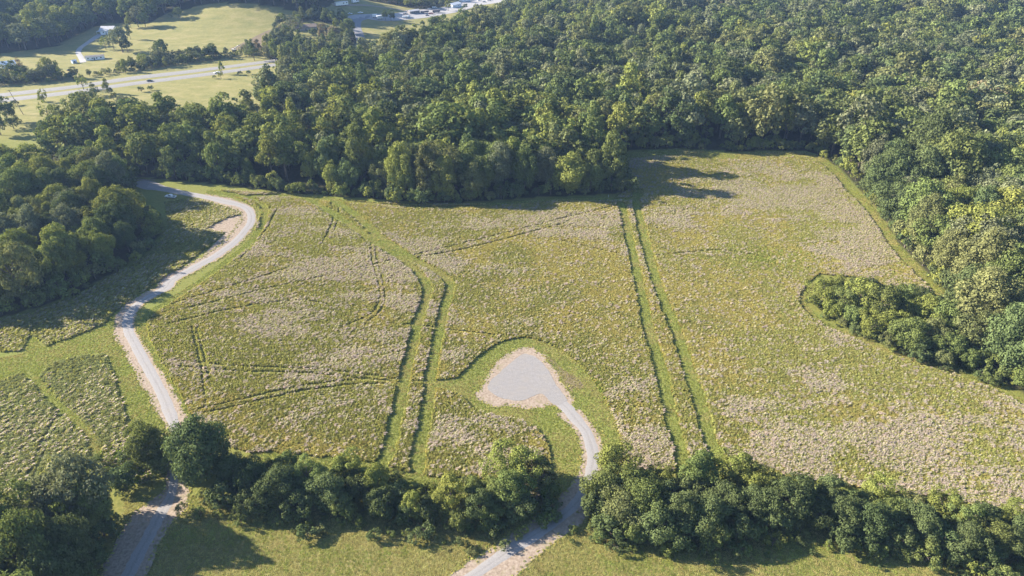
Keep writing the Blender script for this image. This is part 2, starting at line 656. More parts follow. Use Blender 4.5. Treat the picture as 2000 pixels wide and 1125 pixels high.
TOP_BAND = [(1198, 308), (1250, 303), (1320, 299), (1400, 304), (1450, 307), (1500, 302), (1572, 302)]
POD_PATH = [(1592, 560), (1577, 563), (1567, 575), (1566, 592), (1578, 610), (1604, 630), (1652, 654), (1722, 683), (1800, 710), (1880, 733), (1950, 762), (2000, 790), (2070, 828)]
WOOD_MARGIN = [(490, 384), (540, 383), (600, 388), (700, 396), (800, 404), (870, 406), (950, 402), (1050, 394), (1150, 390), (1240, 388), (1250, 372)]
DRIVE_MARGIN = [(410, 374), (455, 380), (500, 393), (516, 412), (511, 440), (488, 475), (445, 510), (395, 547), (345, 580), (303, 606),
                (280, 630), (281, 652), (295, 690), (325, 742), (352, 792), (375, 835)]
MEADOW_W = [(-40, 705), (20, 695), (46, 688), (62, 656), (88, 678), (130, 664), (205, 635), (222, 612), (300, 558), (306, 570), (246, 606), (232, 640), (240, 672), (262, 720),
            (292, 770), (318, 820), (322, 845), (262, 860), (246, 820), (235, 780), (218, 722), (206, 690), (150, 696), (96, 710), (76, 732), (46, 726), (0, 742), (-40, 752)]
WEST_TRACK = [(40, 715), (62, 738), (112, 790), (150, 824), (178, 860), (185, 890)]
TRACKS = [
    [(335, 706), (450, 716), (600, 722), (700, 732), (775, 742), (830, 747)],
    [(345, 717), (450, 726), (600, 731), (700, 740), (775, 748)],
    [(390, 800), (450, 786), (520, 770), (600, 754), (680, 745), (770, 744)],
    [(394, 808), (460, 795), (530, 778), (610, 762), (690, 753), (770, 751)],
    [(330, 612), (420, 590), (520, 565), (600, 548), (700, 525), (760, 510)],
    [(330, 634), (450, 605), (530, 592), (590, 588), (640, 596)],
    [(318, 600), (400, 575), (500, 545), (560, 525)],
    [(724, 440), (723, 480), (727, 520), (736, 550), (740, 580), (733, 605), (710, 622), (668, 640)],
    [(734, 445), (731, 480), (737, 520), (747, 555), (750, 582), (743, 608), (720, 627)],
    [(645, 395), (650, 425), (640, 455), (625, 480)],
    [(660, 395), (661, 425), (650, 455)],
    [(760, 510), (850, 490), (950, 465), (1050, 440), (1150, 415), (1205, 402)],
    [(810, 505), (900, 489), (1000, 464), (1100, 438)],
    [(374, 640), (384, 680), (394, 730), (400, 790)],
    [(383, 640), (397, 690), (407, 740)],
    [(790, 635), (900, 648), (965, 656)],
    [(128, 800), (100, 850), (80, 900), (55, 960), (30, 1030)],
    [(117, 800), (90, 850), (68, 900), (45, 960)],
    [(1090, 470), (1240, 500), (1400, 490), (1500, 505)],
    [(480, 400), (440, 460), (380, 520)],
    [(528, 405), (500, 450), (455, 500), (400, 545)],
    [(540, 410), (515, 455), (470, 505)],
]
MAIN = [(430, 372), (520, 378), (600, 385), (700, 393), (800, 401), (1000, 399), (1200, 388), (1236, 365), (1222, 335), (1195, 304), (1320, 297), (1450, 304), (1570, 300),
        (1606, 315), (1660, 372), (1718, 440), (1772, 512), (1826, 568), (1846, 606), (1760, 570), (1690, 545), (1600, 535), (1570, 556), (1560, 590), (1580, 616),
        (1650, 655), (1800, 712), (1950, 765), (2080, 835), (2080, 1030), (2000, 1005), (1800, 968), (1650, 948), (1500, 928), (1420, 905), (1330, 925), (1250, 915),
        (1200, 930), (1075, 985), (980, 965), (800, 945), (740, 912), (560, 895), (460, 878), (385, 850), (345, 780), (300, 700), (280, 650), (280, 628), (305, 603),
        (400, 545), (490, 470), (512, 410)]
WEST_TALL = [(60, 652), (90, 676), (130, 663), (205, 633), (222, 610), (300, 556), (352, 522), (405, 484), (440, 450), (470, 425), (440, 402), (370, 388), (322, 396),
             (330, 440), (300, 492), (230, 535), (150, 580), (60, 612), (-60, 640), (-60, 690), (40, 686)]
WEST_FIELD = [(-60, 742), (0, 744), (46, 728), (62, 740), (112, 792), (150, 827), (174, 862), (182, 895), (150, 905), (115, 930), (90, 980), (60, 1030), (-20, 1070), (-80, 1080)]
WEST_CORNER = [(190, 888), (225, 862), (244, 848), (262, 860), (320, 846), (330, 870), (318, 905), (280, 945), (215, 930)]
WEST_WEDGE = [(96, 711), (150, 697), (205, 691), (218, 724), (235, 780), (246, 822), (244, 850), (205, 890), (186, 856), (152, 818), (112, 782), (78, 735)]
VERGE_L_OUT = [(170, 1160), (195, 1125), (235, 1045), (262, 1000), (278, 988), (302, 972), (324, 948), (326, 900), (328, 860), (327, 838), (308, 812), (283, 762),
               (256, 712), (234, 674), (222, 649), (222, 629), (232, 608), (252, 590), (279, 573), (306, 558), (319, 543),
               (364, 518), (408, 494), (440, 470), (458, 448), (472, 431), (472, 419), (456, 408), (430, 402), (398, 392)]
VERGE_R_OUT = [(278, 1160), (284, 1125), (320, 1045), (352, 1005), (366, 985), (366, 950), (364, 900), (366, 860), (366, 838), (364, 812), (340, 762),
               (307, 712), (284, 674), (267, 649), (263, 629), (267, 613), (282, 595), (310, 578), (338, 563), (352, 547),
               (399, 522), (441, 497), (472, 472), (493, 447), (502, 431), (500, 415), (488, 401), (444, 386), (402, 379)]
V2_L = [(840, 1150), (878, 1125), (935, 1085), (985, 1050), (1035, 1022), (1078, 985), (1100, 962), (1120, 938), (1133, 915), (1137, 893), (1134, 868), (1123, 845), (1105, 825), (1086, 806)]
V2_R = [(985, 1150), (1010, 1122), (1045, 1092), (1080, 1062), (1128, 1030), (1150, 1000), (1165, 970), (1173, 942), (1178, 918), (1179, 893), (1176, 868), (1166, 843), (1150, 820), (1134, 800)]
BARE = [(398, 450), (415, 440), (440, 428), (468, 420), (478, 424), (476, 440), (452, 465), (430, 483), (408, 500), (398, 498), (425, 470), (440, 455), (420, 452)]


def two_edges(a, b, step=2.5):
    ca, cb = crom(P(a), .5), crom(P(b), .5)
    n = int(max(len(ca), len(cb)) * .5 / step)

    def param(px, c):
        # share the parameter of the traced knots so both edges stay opposite each other
        g = P(px)
        q = np.vstack([2 * g[0] - g[1], g, 2 * g[-1] - g[-2]])
        out = []
        m = max(2, n // (len(px) - 1) + 1)
        for i in range(1, len(q) - 2):
            t = np.linspace(0, 1, m, endpoint=False)[:, None]
            A, B, C_, D = q[i - 1], q[i], q[i + 1], q[i + 2]
            out.append(.5 * (2 * B + (C_ - A) * t + (2 * A - 5 * B + 4 * C_ - D) * t ** 2 + (3 * B - A - 3 * C_ + D) * t ** 3))
        out.append(q[-2:-1])
        return np.vstack(out)
    return param(a, ca), param(b, cb)


def widen(A, B, wob, k):
    d = A - B
    w = np.hypot(*d.T)[:, None]
    e = d / w
    ja = (fbm(A[:, 0], A[:, 1], 5, k) + .8 * fbm(A[:, 0], A[:, 1], 1.4, k, 2) - .9)[:, None] * wob
    jb = (fbm(B[:, 0], B[:, 1], 5, k + 2) + .8 * fbm(B[:, 0], B[:, 1], 1.4, k + 2, 2) - .9)[:, None] * wob
    return A + e * ja, B - e * jb


# forest outlines on the ground
FOREST = [(-150, 350), (60, 330), (100, 300), (150, 270), (240, 262), (300, 258), (400, 270), (495, 250), (512, 222), (530, 190), (560, 166), (600, 160),
          (660, 142), (720, 127), (800, 106), (850, 88), (900, 72), (960, 54), (1010, 42), (1080, 12), (1150, -30), (1500, -70), (2300, -60), (2350, 300), (2350, 870), (2100, 840), (2000, 770),
          (1950, 742), (1890, 712), (1872, 650), (1868, 610), (1846, 572), (1812, 532), (1780, 500), (1752, 468), (1728, 430), (1703, 396),
          (1672, 362), (1645, 333), (1612, 308), (1570, 293), (1500, 292), (1450, 297), (1400, 294), (1320, 288), (1250, 292), (1192, 299), (1214, 330),
          (1232, 358), (1222, 375), (1150, 381), (1050, 385), (950, 392), (870, 397), (800, 394), (700, 386), (600, 379), (540, 374),
          (480, 366), (430, 360), (350, 353), (315, 350), (280, 346), (255, 349), (252, 368), (262, 392), (284, 406), (306, 426), (314, 446), (298, 484),
          (228, 529), (150, 574), (60, 604), (0, 620), (-150, 665), (-700, 700), (-700, 345)]
HILLWOOD = [(-260, 118), (0, 104), (60, 98), (110, 90), (140, 74), (175, 58), (205, 44), (250, 46), (292, 44), (330, 24), (390, 12), (440, 6), (500, 8),
            (560, 18), (605, 26), (640, 14), (655, 2), (640, -14), (600, -50), (200, -80), (-300, -60)]
HOUSEWOOD_N = [(560, 40), (590, 34), (622, 30), (650, 30), (672, 36), (670, 50), (640, 46), (600, 42), (570, 52), (545, 62), (532, 58)]
HOUSEWOOD_S = [(532, 74), (552, 70), (568, 78), (580, 92), (612, 96), (640, 88), (655, 74), (680, 62), (690, 62), (700, 82), (660, 108), (610, 124), (560, 128), (528, 118), (520, 98)]
LOTWOOD = [(722, 2), (752, 6), (800, 16), (850, 19), (872, 9), (884, -2), (890, -30), (700, -45)]
BELT = [(-80, 175), (0, 169), (100, 160), (200, 149), (300, 135), (400, 121), (480, 112), (535, 106), (530, 94), (450, 105), (400, 109), (330, 115),
        (250, 130), (215, 140), (180, 145), (155, 153), (120, 150), (60, 150), (0, 152), (-80, 158)]
G = {k: P(v) for k, v in dict(FOREST=FOREST, HILLWOOD=HILLWOOD, HOUSEWOOD_N=HOUSEWOOD_N, HOUSEWOOD_S=HOUSEWOOD_S, LOTWOOD=LOTWOOD, BELT=BELT, MAIN=MAIN,
                              WEST_TALL=WEST_TALL, WEST_FIELD=WEST_FIELD, WEST_WEDGE=WEST_WEDGE, WEST_CORNER=WEST_CORNER).items()}


# ------------------------------------------------------------------ ground: one sheet to the horizon
def axis(a, b, fine, limit, grow=1.12, big=400):
    mid = np.arange(a, b + fine / 2, fine)
    up, s, v = [], fine, b
    while v < limit:
        s = min(s * grow, big)
        v += s
        up.append(v)
    dn, s, v = [], fine, a
    while v > -limit:
        s = min(s * grow, big)
        v -= s
        dn.append(v)
    return np.r_[dn[::-1], mid, up]


ax = axis(-420, 460, 2.2, 7000)
ay = np.r_[axis(60, 540, 2.2, 7000)]
ay = np.r_[ay[ay <= 540], np.arange(544, 1250, 4.0), axis(60, 1250, 4.0, 7000)[axis(60, 1250, 4.0, 7000) > 1250]]
gx, gy = np.meshgrid(ax, ay)
nx, ny = len(ax), len(ay)
fx, fy = gx.ravel(), gy.ravel()
gz = terrain(fx, fy)
ii = (np.arange(ny - 1)[:, None] * nx + np.arange(nx - 1)[None]).ravel()
me = smooth(mesh_np('ground', np.c_[fx, fy, gz], np.stack([ii, ii + 1, ii + nx + 1, ii + nx], 1), M_GROUND))
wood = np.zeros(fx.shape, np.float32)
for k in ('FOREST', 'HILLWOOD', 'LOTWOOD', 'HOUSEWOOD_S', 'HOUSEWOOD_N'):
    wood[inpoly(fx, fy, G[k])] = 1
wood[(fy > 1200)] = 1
past = (sstep(395, 470, fy) * (1 - wood) * (fx < 0)).astype(np.float32)
past[(fx > -60) & (fy < 560)] = 0
hay = (1 - sstep(0, 1, 0 * fx)).astype(np.float32)
hx, hy, _ = proj(fx, fy, gz)
hay = np.where((fy < 215) & (hy > np.interp(hx, [0, 330, 700, 1000, 1150, 1500, 2000], [1000, 965, 1005, 1020, 1010, 1025, 1060])) & (hx > 240), 1, 0).astype(np.float32)
hay[fy < 110] = 1
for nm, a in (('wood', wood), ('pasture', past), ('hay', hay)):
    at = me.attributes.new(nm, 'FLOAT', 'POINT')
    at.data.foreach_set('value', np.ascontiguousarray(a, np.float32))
ground = obj('ground', me)
tag(ground, 'rolling grassy ground of meadow, hayfield, pasture and forest floor', 'ground', None, 'structure')

# ------------------------------------------------------------------ mown grass
mown_polys, mown_lines = [], []


def mown(px, w, label, mat=M_MOWN, off=.03):
    L, R = ribbon_edges(px, w, 2.0, .12)
    ribbon('mown_path', L, R, off, mat, label, 'mown path', cross=5)
    mown_lines.append((px, np.atleast_1d(w) / 2))


mown(STRIP_A, [5, 5, 5, 4.8, 4.6, 4.6, 4.6, 4.6], 'mown green strip, left one of the pair crossing the meadow toward the middle hedgerow')
mown(STRIP_B, [4.8, 5, 5, 4.8, 4.6, 4.6, 4.6, 4.6], 'mown green strip, right one of the pair passing just left of the gravel pad')
mown(STRIP_C, 4.8, 'straight mown strip, left one of the pair running down from the tip of the far wood')
mown(STRIP_D, 5.0, 'straight mown strip, right one of the pair running down from the tip of the far wood')
mown(BOTTOM_BAND, [5, 6, 5, 4], 'mown band along the upper side of the hedgerow', M_MOWN, .022)
mown(EAST_PATH, [8, 6, 5.5, 5.5, 6], 'mown path along the edge of the right hand wood', M_MOWN_DRY)
mown(TOP_BAND, [7, 9, 10, 8, 8], 'yellowish mown band along the top edge of the far meadow', M_MOWN_DRY, .018)
mown(POD_PATH, [2.5, 3.2, 3.2, 4, 4], 'mown path curving round the thicket that juts into the meadow', M_MOWN_DRY)
mown(WOOD_MARGIN, [4, 3, 3, 3, 4], 'mown margin under the front of the far wood', M_MOWN, .02)
mown(DRIVE_MARGIN, [3.5, 3.6, 3.6, 3.4, 3.2, 3, 3, 3], 'mown verge along the meadow side of the long gravel drive', M_MOWN, .015)
mown(WEST_TRACK, 3.0, 'narrow mown track through the weedy field beside the left gravel drive')
lawn_g = outline(LAWN)
patch('mown_path', lawn_g, .035, M_MOWN, 'mown lawn surrounding the pear shaped gravel pad', 'mown lawn')
west_g = outline(MEADOW_W)
patch('mown_path', west_g, .012, M_MOWN, 'broad mown patch on the outer side of the left gravel drive bend', 'mown lawn')

# ------------------------------------------------------------------ bare soil and gravel


def ragged(g, amount, sc=5):
    return g + (np.stack([fbm(g[:, 0], g[:, 1], 1.6, 2, 2), fbm(g[:, 0], g[:, 1], 1.6, 6, 2)], 1) - .5) * amount * .8 + (np.stack([fbm(g[:, 0], g[:, 1], sc, 1), fbm(g[:, 0], g[:, 1], sc, 4)], 1) - .5) * amount


def band_outline(a, b, step=.8):
    return np.vstack([crom(P(a), step), crom(P(b), step)[::-1]])


verge1 = ragged(band_outline(VERGE_L_OUT, VERGE_R_OUT), 1.8)
patch('road_verge', verge1, .05, M_SOIL, 'bare sandy verge either side of the long gravel drive', 'road verge')
verge2 = ragged(band_outline(V2_L, V2_R), 1.5)
patch('road_verge', verge2, .05, M_SOIL, 'bare sandy verge either side of the gravel spur to the pad', 'road verge')
apron_g = outline(APRON, .8)
apron_g = ragged(apron_g, 2.2)
patch('road_verge', apron_g, .055, M_SOIL, 'bare sandy rim around the pear shaped gravel pad', 'road verge')
patch('road_verge', outline(THATCH, 1.5), .045, M_SOIL_DARK, 'brown thatchy soil patch on the upper right of the gravel pad', 'soil patch')
bare_g = outline(BARE, 1.5)
patch('road_verge', bare_g, .045, M_SOIL, 'bare sandy bank inside the upper bend of the long gravel drive', 'soil patch')
dA, dB = two_edges(DRIVE_L, DRIVE_R, 1.0)
dA, dB = widen(dA, dB, .8, 3)
ribbon('gravel_road', dA, dB, .085, M_GRAVEL, 'long grey gravel drive snaking up the left of the meadow to the turnaround', 'gravel drive', cross=6)
turn_g = outline(TURN, 1.5)
patch('gravel_road', turn_g, .08, M_GRAVEL_PAD, 'shaded gravel turnaround at the wood edge by the white pickup', 'gravel turnaround')
sA, sB = two_edges(DR2_L, DR2_R, 1.0)
sA, sB = widen(sA, sB, .8, 5)
ribbon('gravel_road', sA, sB, .085, M_GRAVEL, 'pale gravel spur curving up from the hedgerow gap to the pad', 'gravel drive', cross=6)
pad_g = ragged(outline(PAD, .8), .7)
patch('gravel_road', pad_g, .09, M_GRAVEL_PAD, 'pear shaped pale gravel pad in the middle of the meadow', 'gravel pad')

# ------------------------------------------------------------------ highway and far paving
HW_FAR_T = [(-120, 198), (0, 182.5), (75, 174), (150, 165.5), (250, 150.5), (350, 139), (450, 127), (500, 120.5), (565, 112), (640, 102), (720, 92)]
HW_FAR_B = [(-120, 206), (0, 189.5), (75, 181), (150, 172), (250, 157.5), (350, 145.5), (450, 132.5), (500, 126), (565, 117), (640, 107), (720, 97)]
HW_NEAR_T = [(-120, 210), (0, 193), (75, 184.5), (150, 175.5), (250, 161.5), (350, 149), (450, 136), (500, 129), (565, 120), (640, 110), (720, 100)]
HW_NEAR_B = [(-120, 219), (0, 201), (75, 191.5), (150, 182.5), (250, 168), (350, 155.5), (450, 142), (500, 135), (565, 125.5), (640, 115), (720, 105)]
a, b = two_edges(HW_FAR_T, HW_FAR_B, 5)
ribbon('highway', a, b, .14, M_HIGHWAY, 'far carriageway of the pale divided highway in the valley', 'highway')
a2, b2 = two_edges(HW_NEAR_T, HW_NEAR_B, 5)
ribbon('highway', a2, b2, .14, M_HIGHWAY, 'near carriageway of the pale divided highway, carrying the dark car', 'highway')
hw_near_c = (a2 + b2) / 2
M_LINE = paint('road line paint', (.75, .74, .68), .6)


def line_between(A, B, t, w, name, label):
    c = A + (B - A) * t
    e = (B - A) / np.hypot(*(B - A).T)[:, None]
    ribbon(name, c - e * w / 2, c + e * w / 2, .15, M_LINE, label, 'road marking', cross=1)


line_between(a, b, .06, .25, 'road_marking', 'pale edge line on the far carriageway')
line_between(a2, b2, .94, .25, 'road_marking', 'pale edge line on the near carriageway')
HOUSE_DRIVE = [(163, 122), (158, 112), (153, 103), (156, 95), (166, 87), (178, 79), (190, 71), (200, 66)]
L, R = ribbon_edges(HOUSE_DRIVE, [5, 4.5, 5, 8], 3)
ribbon('road', L, R, .12, M_LOT, 'pale driveway climbing past the white mobile home to the grey roofed house', 'driveway')
ACCESS = [(706, 84), (702, 68), (697, 58), (695, 48), (697, 39), (712, 34), (735, 31)]
L, R = ribbon_edges(ACCESS, [9, 9, 10, 12, 12], 3)
ribbon('road', L, R, .12, M_ROAD, 'grey access road bending up into the machinery lot', 'road')
LOT = [(676, 33), (690, 29), (720, 27.5), (770, 26), (800, 21), (830, 18), (860, 15), (884, 9), (900, 3), (940, -6), (1010, -10), (1000, 2), (955, 8), (930, 12), (905, 21), (870, 28), (845, 33), (800, 38), (765, 41), (735, 40), (712, 36), (690, 38)]
patch('pavement', outline(LOT, 6), .1, M_LOT, 'big pale paved machinery lot beyond the forested ridge', 'paved lot', 14)
TRACK_N = [(650, 9), (681, 9.5), (718, 10.5), (755, 15), (798, 21)]
L, R = ribbon_edges(TRACK_N, [8, 7, 5, 5], 4)
ribbon('road', L, R, .1, M_SOIL, 'pale dirt track above the lawn leading to the machinery lot', 'dirt track')
CUT = [(446, 96), (462, 90), (482, 80), (505, 68), (530, 58), (534, 66), (526, 78), (520, 95), (505, 99), (490, 92), (470, 98)]
patch('soil_bank', outline(CUT, 4), .12, M_SOIL_DARK, 'bare brown cut bank at the foot of the grassy hill beside the excavator', 'soil bank', 9)

# ------------------------------------------------------------------ tall grass of the meadows
def gn_scatter(name, pts, kind, rotz, size, protos, label, cat):
    me = bpy.data.meshes.new(name)
    me.vertices.add(len(pts))
    me.vertices.foreach_set('co', np.ascontiguousarray(pts, np.float32).ravel())
    for nm, typ, arr in (('pick', 'INT', kind.astype(np.int32)), ('turn', 'FLOAT_VECTOR', rotz), ('size', 'FLOAT_VECTOR', size)):
        at = me.attributes.new(nm, typ, 'POINT')
        at.data.foreach_set('vector' if typ == 'FLOAT_VECTOR' else 'value', np.ascontiguousarray(arr, np.int32 if typ == 'INT' else np.float32).ravel())
    o = obj(name, me)
    c = bpy.data.collections.new(name + ' sources')
    for p in protos:
        c.objects.link(p)
    g = bpy.data.node_groups.new(name, 'GeometryNodeTree')
    g.interface.new_socket(name='Geometry', in_out='INPUT', socket_type='NodeSocketGeometry')
    g.interface.new_socket(name='Geometry', in_out='OUTPUT', socket_type='NodeSocketGeometry')
    i, ou = g.nodes.new('NodeGroupInput'), g.nodes.new('NodeGroupOutput')
    iop = g.nodes.new('GeometryNodeInstanceOnPoints')
    ci = g.nodes.new('GeometryNodeCollectionInfo')
    ci.inputs['Collection'].default_value = c
    ci.inputs['Separate Children'].default_value = True
    ci.inputs['Reset Children'].default_value = True

    def att(nm, typ):
        a = g.nodes.new('GeometryNodeInputNamedAttribute')
        a.data_type = typ
        a.inputs['Name'].default_value = nm
        return a.outputs[0]
    g.links.new(i.outputs[0], iop.inputs['Points'])
    g.links.new(ci.outputs[0], iop.inputs['Instance'])
    iop.inputs['Pick Instance'].default_value = True
    g.links.new(att('pick', 'INT'), iop.inputs['Instance Index'])
    g.links.new(att('turn', 'FLOAT_VECTOR'), iop.inputs['Rotation'])
    g.links.new(att('size', 'FLOAT_VECTOR'), iop.inputs['Scale'])
    g.links.new(iop.outputs[0], ou.inputs[0])
    md = o.modifiers.new('scatter', 'NODES')
    md.node_group = g
    tag(o, label, cat, None, 'stuff')
    return o


def grass_mat(name, c, var=.3):
    return leaf_mat(name, c, var, .3, .02, .72)


GM = {'green': grass_mat('tall green grass', (.36, .365, .108)),
      'yellow': grass_mat('tall yellow grass', (.46, .405, .130)),
      'pale': grass_mat('pale seed heads', (.47, .388, .33), .2),
      'weed': grass_mat('weedy leaves', (.27, .285, .118)),
      'lush': grass_mat('lush bright grass', (.27, .35, .055)),
      'short': grass_mat('short mown grass', (.33, .365, .092)),
      'straw': grass_mat('short dry grass', (.42, .375, .14))}


def tuft(name, n, hgt, spread, lean, m_low, m_top=None, head=.5, rng=RNG):
    """a tuft of bent blades; some carry a pale seed head"""
    V, Fc, M = [], [], []
    for b in range(n):
        a = rng.random() * 2 * math.pi
        r = spread * math.sqrt(rng.random())
        x, y = r * math.cos(a), r * math.sin(a)
        hh = hgt * (.65 + .5 * rng.random())
        ln = np.array([lean[0] + rng.normal() * .28, lean[1] + rng.normal() * .28]) * hh
        w = .055 + .05 * rng.random()
        d = rng.random() * math.pi
        wx, wy = w * math.cos(d), w * math.sin(d)
        m = (x + ln[0] * .35, y + ln[1] * .35, hh * .6)
        t = (x + ln[0], y + ln[1], hh * (.95 - .25 * np.hypot(*ln) / hh))
        k = len(V)
        V += [(x - wx, y - wy, 0), (x + wx, y + wy, 0), (m[0] + wx, m[1] + wy, m[2]), (m[0] - wx, m[1] - wy, m[2])]
        Fc.append((k, k + 1, k + 2, k + 3))
        M.append(0)
        k = len(V)
        hw = 1.6 if (m_top and rng.random() < head) else .9
        V += [(m[0] - wx, m[1] - wy, m[2]), (m[0] + wx, m[1] + wy, m[2]), (t[0] + wx * hw, t[1] + wy * hw, t[2]), (t[0] - wx * hw, t[1] - wy * hw, t[2])]
        Fc.append((k, k + 1, k + 2, k + 3))
        M.append(1 if hw > 1 else 0)
    me = mesh_np(name, np.array(V), np.array(Fc), [m_low] + ([m_top] if m_top else []))
    if m_top:
        me.polygons.foreach_set('material_index', np.array(M, np.int32))
    return bpy.data.objects.new(name, me)


def weed(name, n, hgt, spread, mat, rng=RNG):
    V, Fc = [], []
    for b in range(n):
        a, r = rng.random() * 2 * math.pi, spread * math.sqrt(rng.random())
        c = np.array([r * math.cos(a), r * math.sin(a), hgt * (.25 + .75 * rng.random()) * (1 - .5 * (r / spread) ** 2)])
        u = rng.normal(size=3)
        u /= np.linalg.norm(u)
        v = np.cross(u, rng.normal(size=3))
        v /= np.linalg.norm(v)
        s = .10 + .08 * rng.random()
        k = len(V)
        V += [c - u * s, c - v * s * .6, c + u * s, c + v * s * .6]
        Fc.append((k, k + 1, k + 2, k + 3))
    return bpy.data.objects.new(name, mesh_np(name, np.array(V), np.array(Fc), mat))


LEAN = (.45, -.1)
SRC = [tuft('tuft_a', 18, .72, .34, LEAN, GM['green']), tuft('tuft_b', 18, .80, .32, LEAN, GM['green'], GM['yellow'], .45),
       tuft('tuft_c', 18, .72, .34, LEAN, GM['yellow']), tuft('tuft_d', 18, .95, .34, (.75, -.08), GM['green'], GM['pale'], .6),
       tuft('tuft_e', 20, .90, .36, (.95, -.05), GM['yellow'], GM['pale'], .85), weed('tuft_f', 60, .8, .55, GM['weed']),
       tuft('tuft_g', 18, .6, .34, LEAN, GM['lush']), tuft('tuft_h', 20, .16, .38, (.3, 0), GM['short']), tuft('tuft_i', 20, .15, .38, (.3, 0), GM['straw'])]


def meadow_points(polys, spacing):
    allp = np.vstack([G[p] for p in polys])
    x0, y0 = allp.min(0)
    x1, y1 = allp.max(0)
    X, Y = np.meshgrid(np.arange(x0, x1, spacing), np.arange(y0, y1, spacing))
    X = (X + (RNG.random(X.shape) - .5) * spacing).ravel()
    Y = (Y + (RNG.random(Y.shape) - .5) * spacing).ravel()
    Z = terrain(X, Y)
    px, py, d = proj(X, Y, Z)
    k = (px > -70) & (px < 2070) & (py > 0) & (py < 1180)
    X, Y = X[k], Y[k]
    ins = np.zeros(X.shape, bool)
    for p in polys:
        ins |= inpoly(X, Y, G[p])
    X, Y = X[ins], Y[ins]
    out = np.zeros(X.shape, bool)
    for px_, hw in mown_lines:
        out |= near_line(X, Y, px_, hw, 4, .22)
    for g in (lawn_g, west_g, apron_g, pad_g, bare_g, turn_g):
        out |= inpoly(X, Y, g)
    for g in (verge1, verge2, np.vstack([dA, dB[::-1]]), np.vstack([sA, sB[::-1]])):
        out |= inpoly(X, Y, g)
    X, Y = X[~out], Y[~out]
    flat = np.ones(X.shape)
    for tr in TRACKS:
        flat[near_line(X, Y, tr, .55, 4, .5)] = .3
    return X, Y, flat


def bump_at(X, Y, px, py, rx, ry):
    """a soft patch about a place"""
    c = P([(px, py)])[0]
    ex = abs(P([(px + rx, py)])[0][0] - c[0])
    ey = abs(P([(px, py - ry)])[0][1] - c[1])
    return np.exp(-((X - c[0]) / ex) ** 2 - ((Y - c[1]) / ey) ** 2)


X, Y, flat = meadow_points(['MAIN'], .49)
pale = fbm(X * .7, Y, 30, 0, 4) * .44 + fbm(X * .4, Y, 8, 2, 3) * .40 + fbm(X * .45, Y, 2.4, 4, 2) * .16
pale += .10 * bump_at(X, Y, 560, 580, 260, 130) + .13 * bump_at(X, Y, 1780, 860, 260, 120) * .55 + .12 * bump_at(X, Y, 1480, 370, 220, 60)
pale += .08 * bump_at(X, Y, 1680, 470, 90, 60) + .10 * bump_at(X, Y, 920, 860, 90, 50) + .06 * bump_at(X, Y, 1180, 720, 90, 60) + .08 * bump_at(X, Y, 620, 850, 160, 40)
pale -= .035
pale -= .10 * bump_at(X, Y, 1450, 560, 160, 90) + .12 * bump_at(X, Y, 1500, 500, 90, 30) + .07 * bump_at(X, Y, 450, 690, 120, 40) + .10 * bump_at(X, Y, 450, 370, 90, 12)
yel = fbm(X, Y, 18, 5, 4) + .12 * bump_at(X, Y, 1380, 520, 260, 140) + .10 * bump_at(X, Y, 1180, 560, 200, 120) - .1 * bump_at(X, Y, 420, 700, 200, 120)
lush = .5 * bump_at(X, Y, 1500, 505, 90, 22) + .3 * bump_at(X, Y, 1165, 760, 18, 25)
r = RNG.random(X.shape)
kind = np.where(yel + .35 * (r - .5) > .53, 2, np.where(r < .5, 0, 1))
pp = 1 / (1 + np.exp(-(pale - .540) * 46))
r2 = RNG.random(X.shape)
kind = np.where(r2 < pp * .52 + .055, np.where(RNG.random(X.shape) < .6, 3, 4), kind)
kind = np.where(RNG.random(X.shape) < lush, 6, kind)
n = len(X)
hs = (.92 + .45 * fbm(X, Y, 12, 3, 3) + .22 * RNG.random(n)) * flat
kind = np.where((flat < 1) & (kind > 2), 0, kind)
sz = np.stack([.72 + .34 * RNG.random(n)] * 2 + [hs], 1)
turn = np.stack([RNG.normal(size=n) * .08, RNG.normal(size=n) * .08, RNG.normal(size=n) * .55], 1)
# weeds creeping over the edges of bare soil
for g in (verge1, verge2, apron_g, lawn_g):
    m = len(g)
    nrm = np.gradient(g, axis=0)
    nrm = np.stack([-nrm[:, 1], nrm[:, 0]], 1)
    nrm /= np.hypot(*nrm.T)[:, None] + 1e-9
    rep = 3 if g is not lawn_g else 4
    q = np.repeat(g, rep, 0) + np.repeat(nrm, rep, 0) * RNG.normal(size=(m * rep, 1)) * .5 + RNG.normal(size=(m * rep, 2)) * .4
    px, py, _ = proj(q[:, 0], q[:, 1], terrain(*q.T))
    q = q[(px > -40) & (px < 2040) & (py < 1170)]
    on = inpoly(q[:, 0], q[:, 1], np.vstack([dA, dB[::-1]])) | inpoly(q[:, 0], q[:, 1], np.vstack([sA, sB[::-1]])) | inpoly(q[:, 0], q[:, 1], pad_g)
    q = q[~on]
    m = len(q)
    X, Y = np.r_[X, q[:, 0]], np.r_[Y, q[:, 1]]
    kind = np.r_[kind, RNG.choice([0, 1, 2, 5, 6], m, p=[.35, .2, .2, .15, .1])]
    sz = np.vstack([sz, np.stack([.45 + .4 * RNG.random(m)] * 2 + [.2 + .25 * RNG.random(m)], 1)])
    turn = np.vstack([turn, np.stack([np.zeros(m), np.zeros(m), RNG.random(m) * 6.28], 1)])
gn_scatter('meadow_grass', np.c_[X, Y, terrain(X, Y) - .02], kind, turn, sz, SRC, 'tall meadow grass with pale seed heads filling the big field', 'grass')

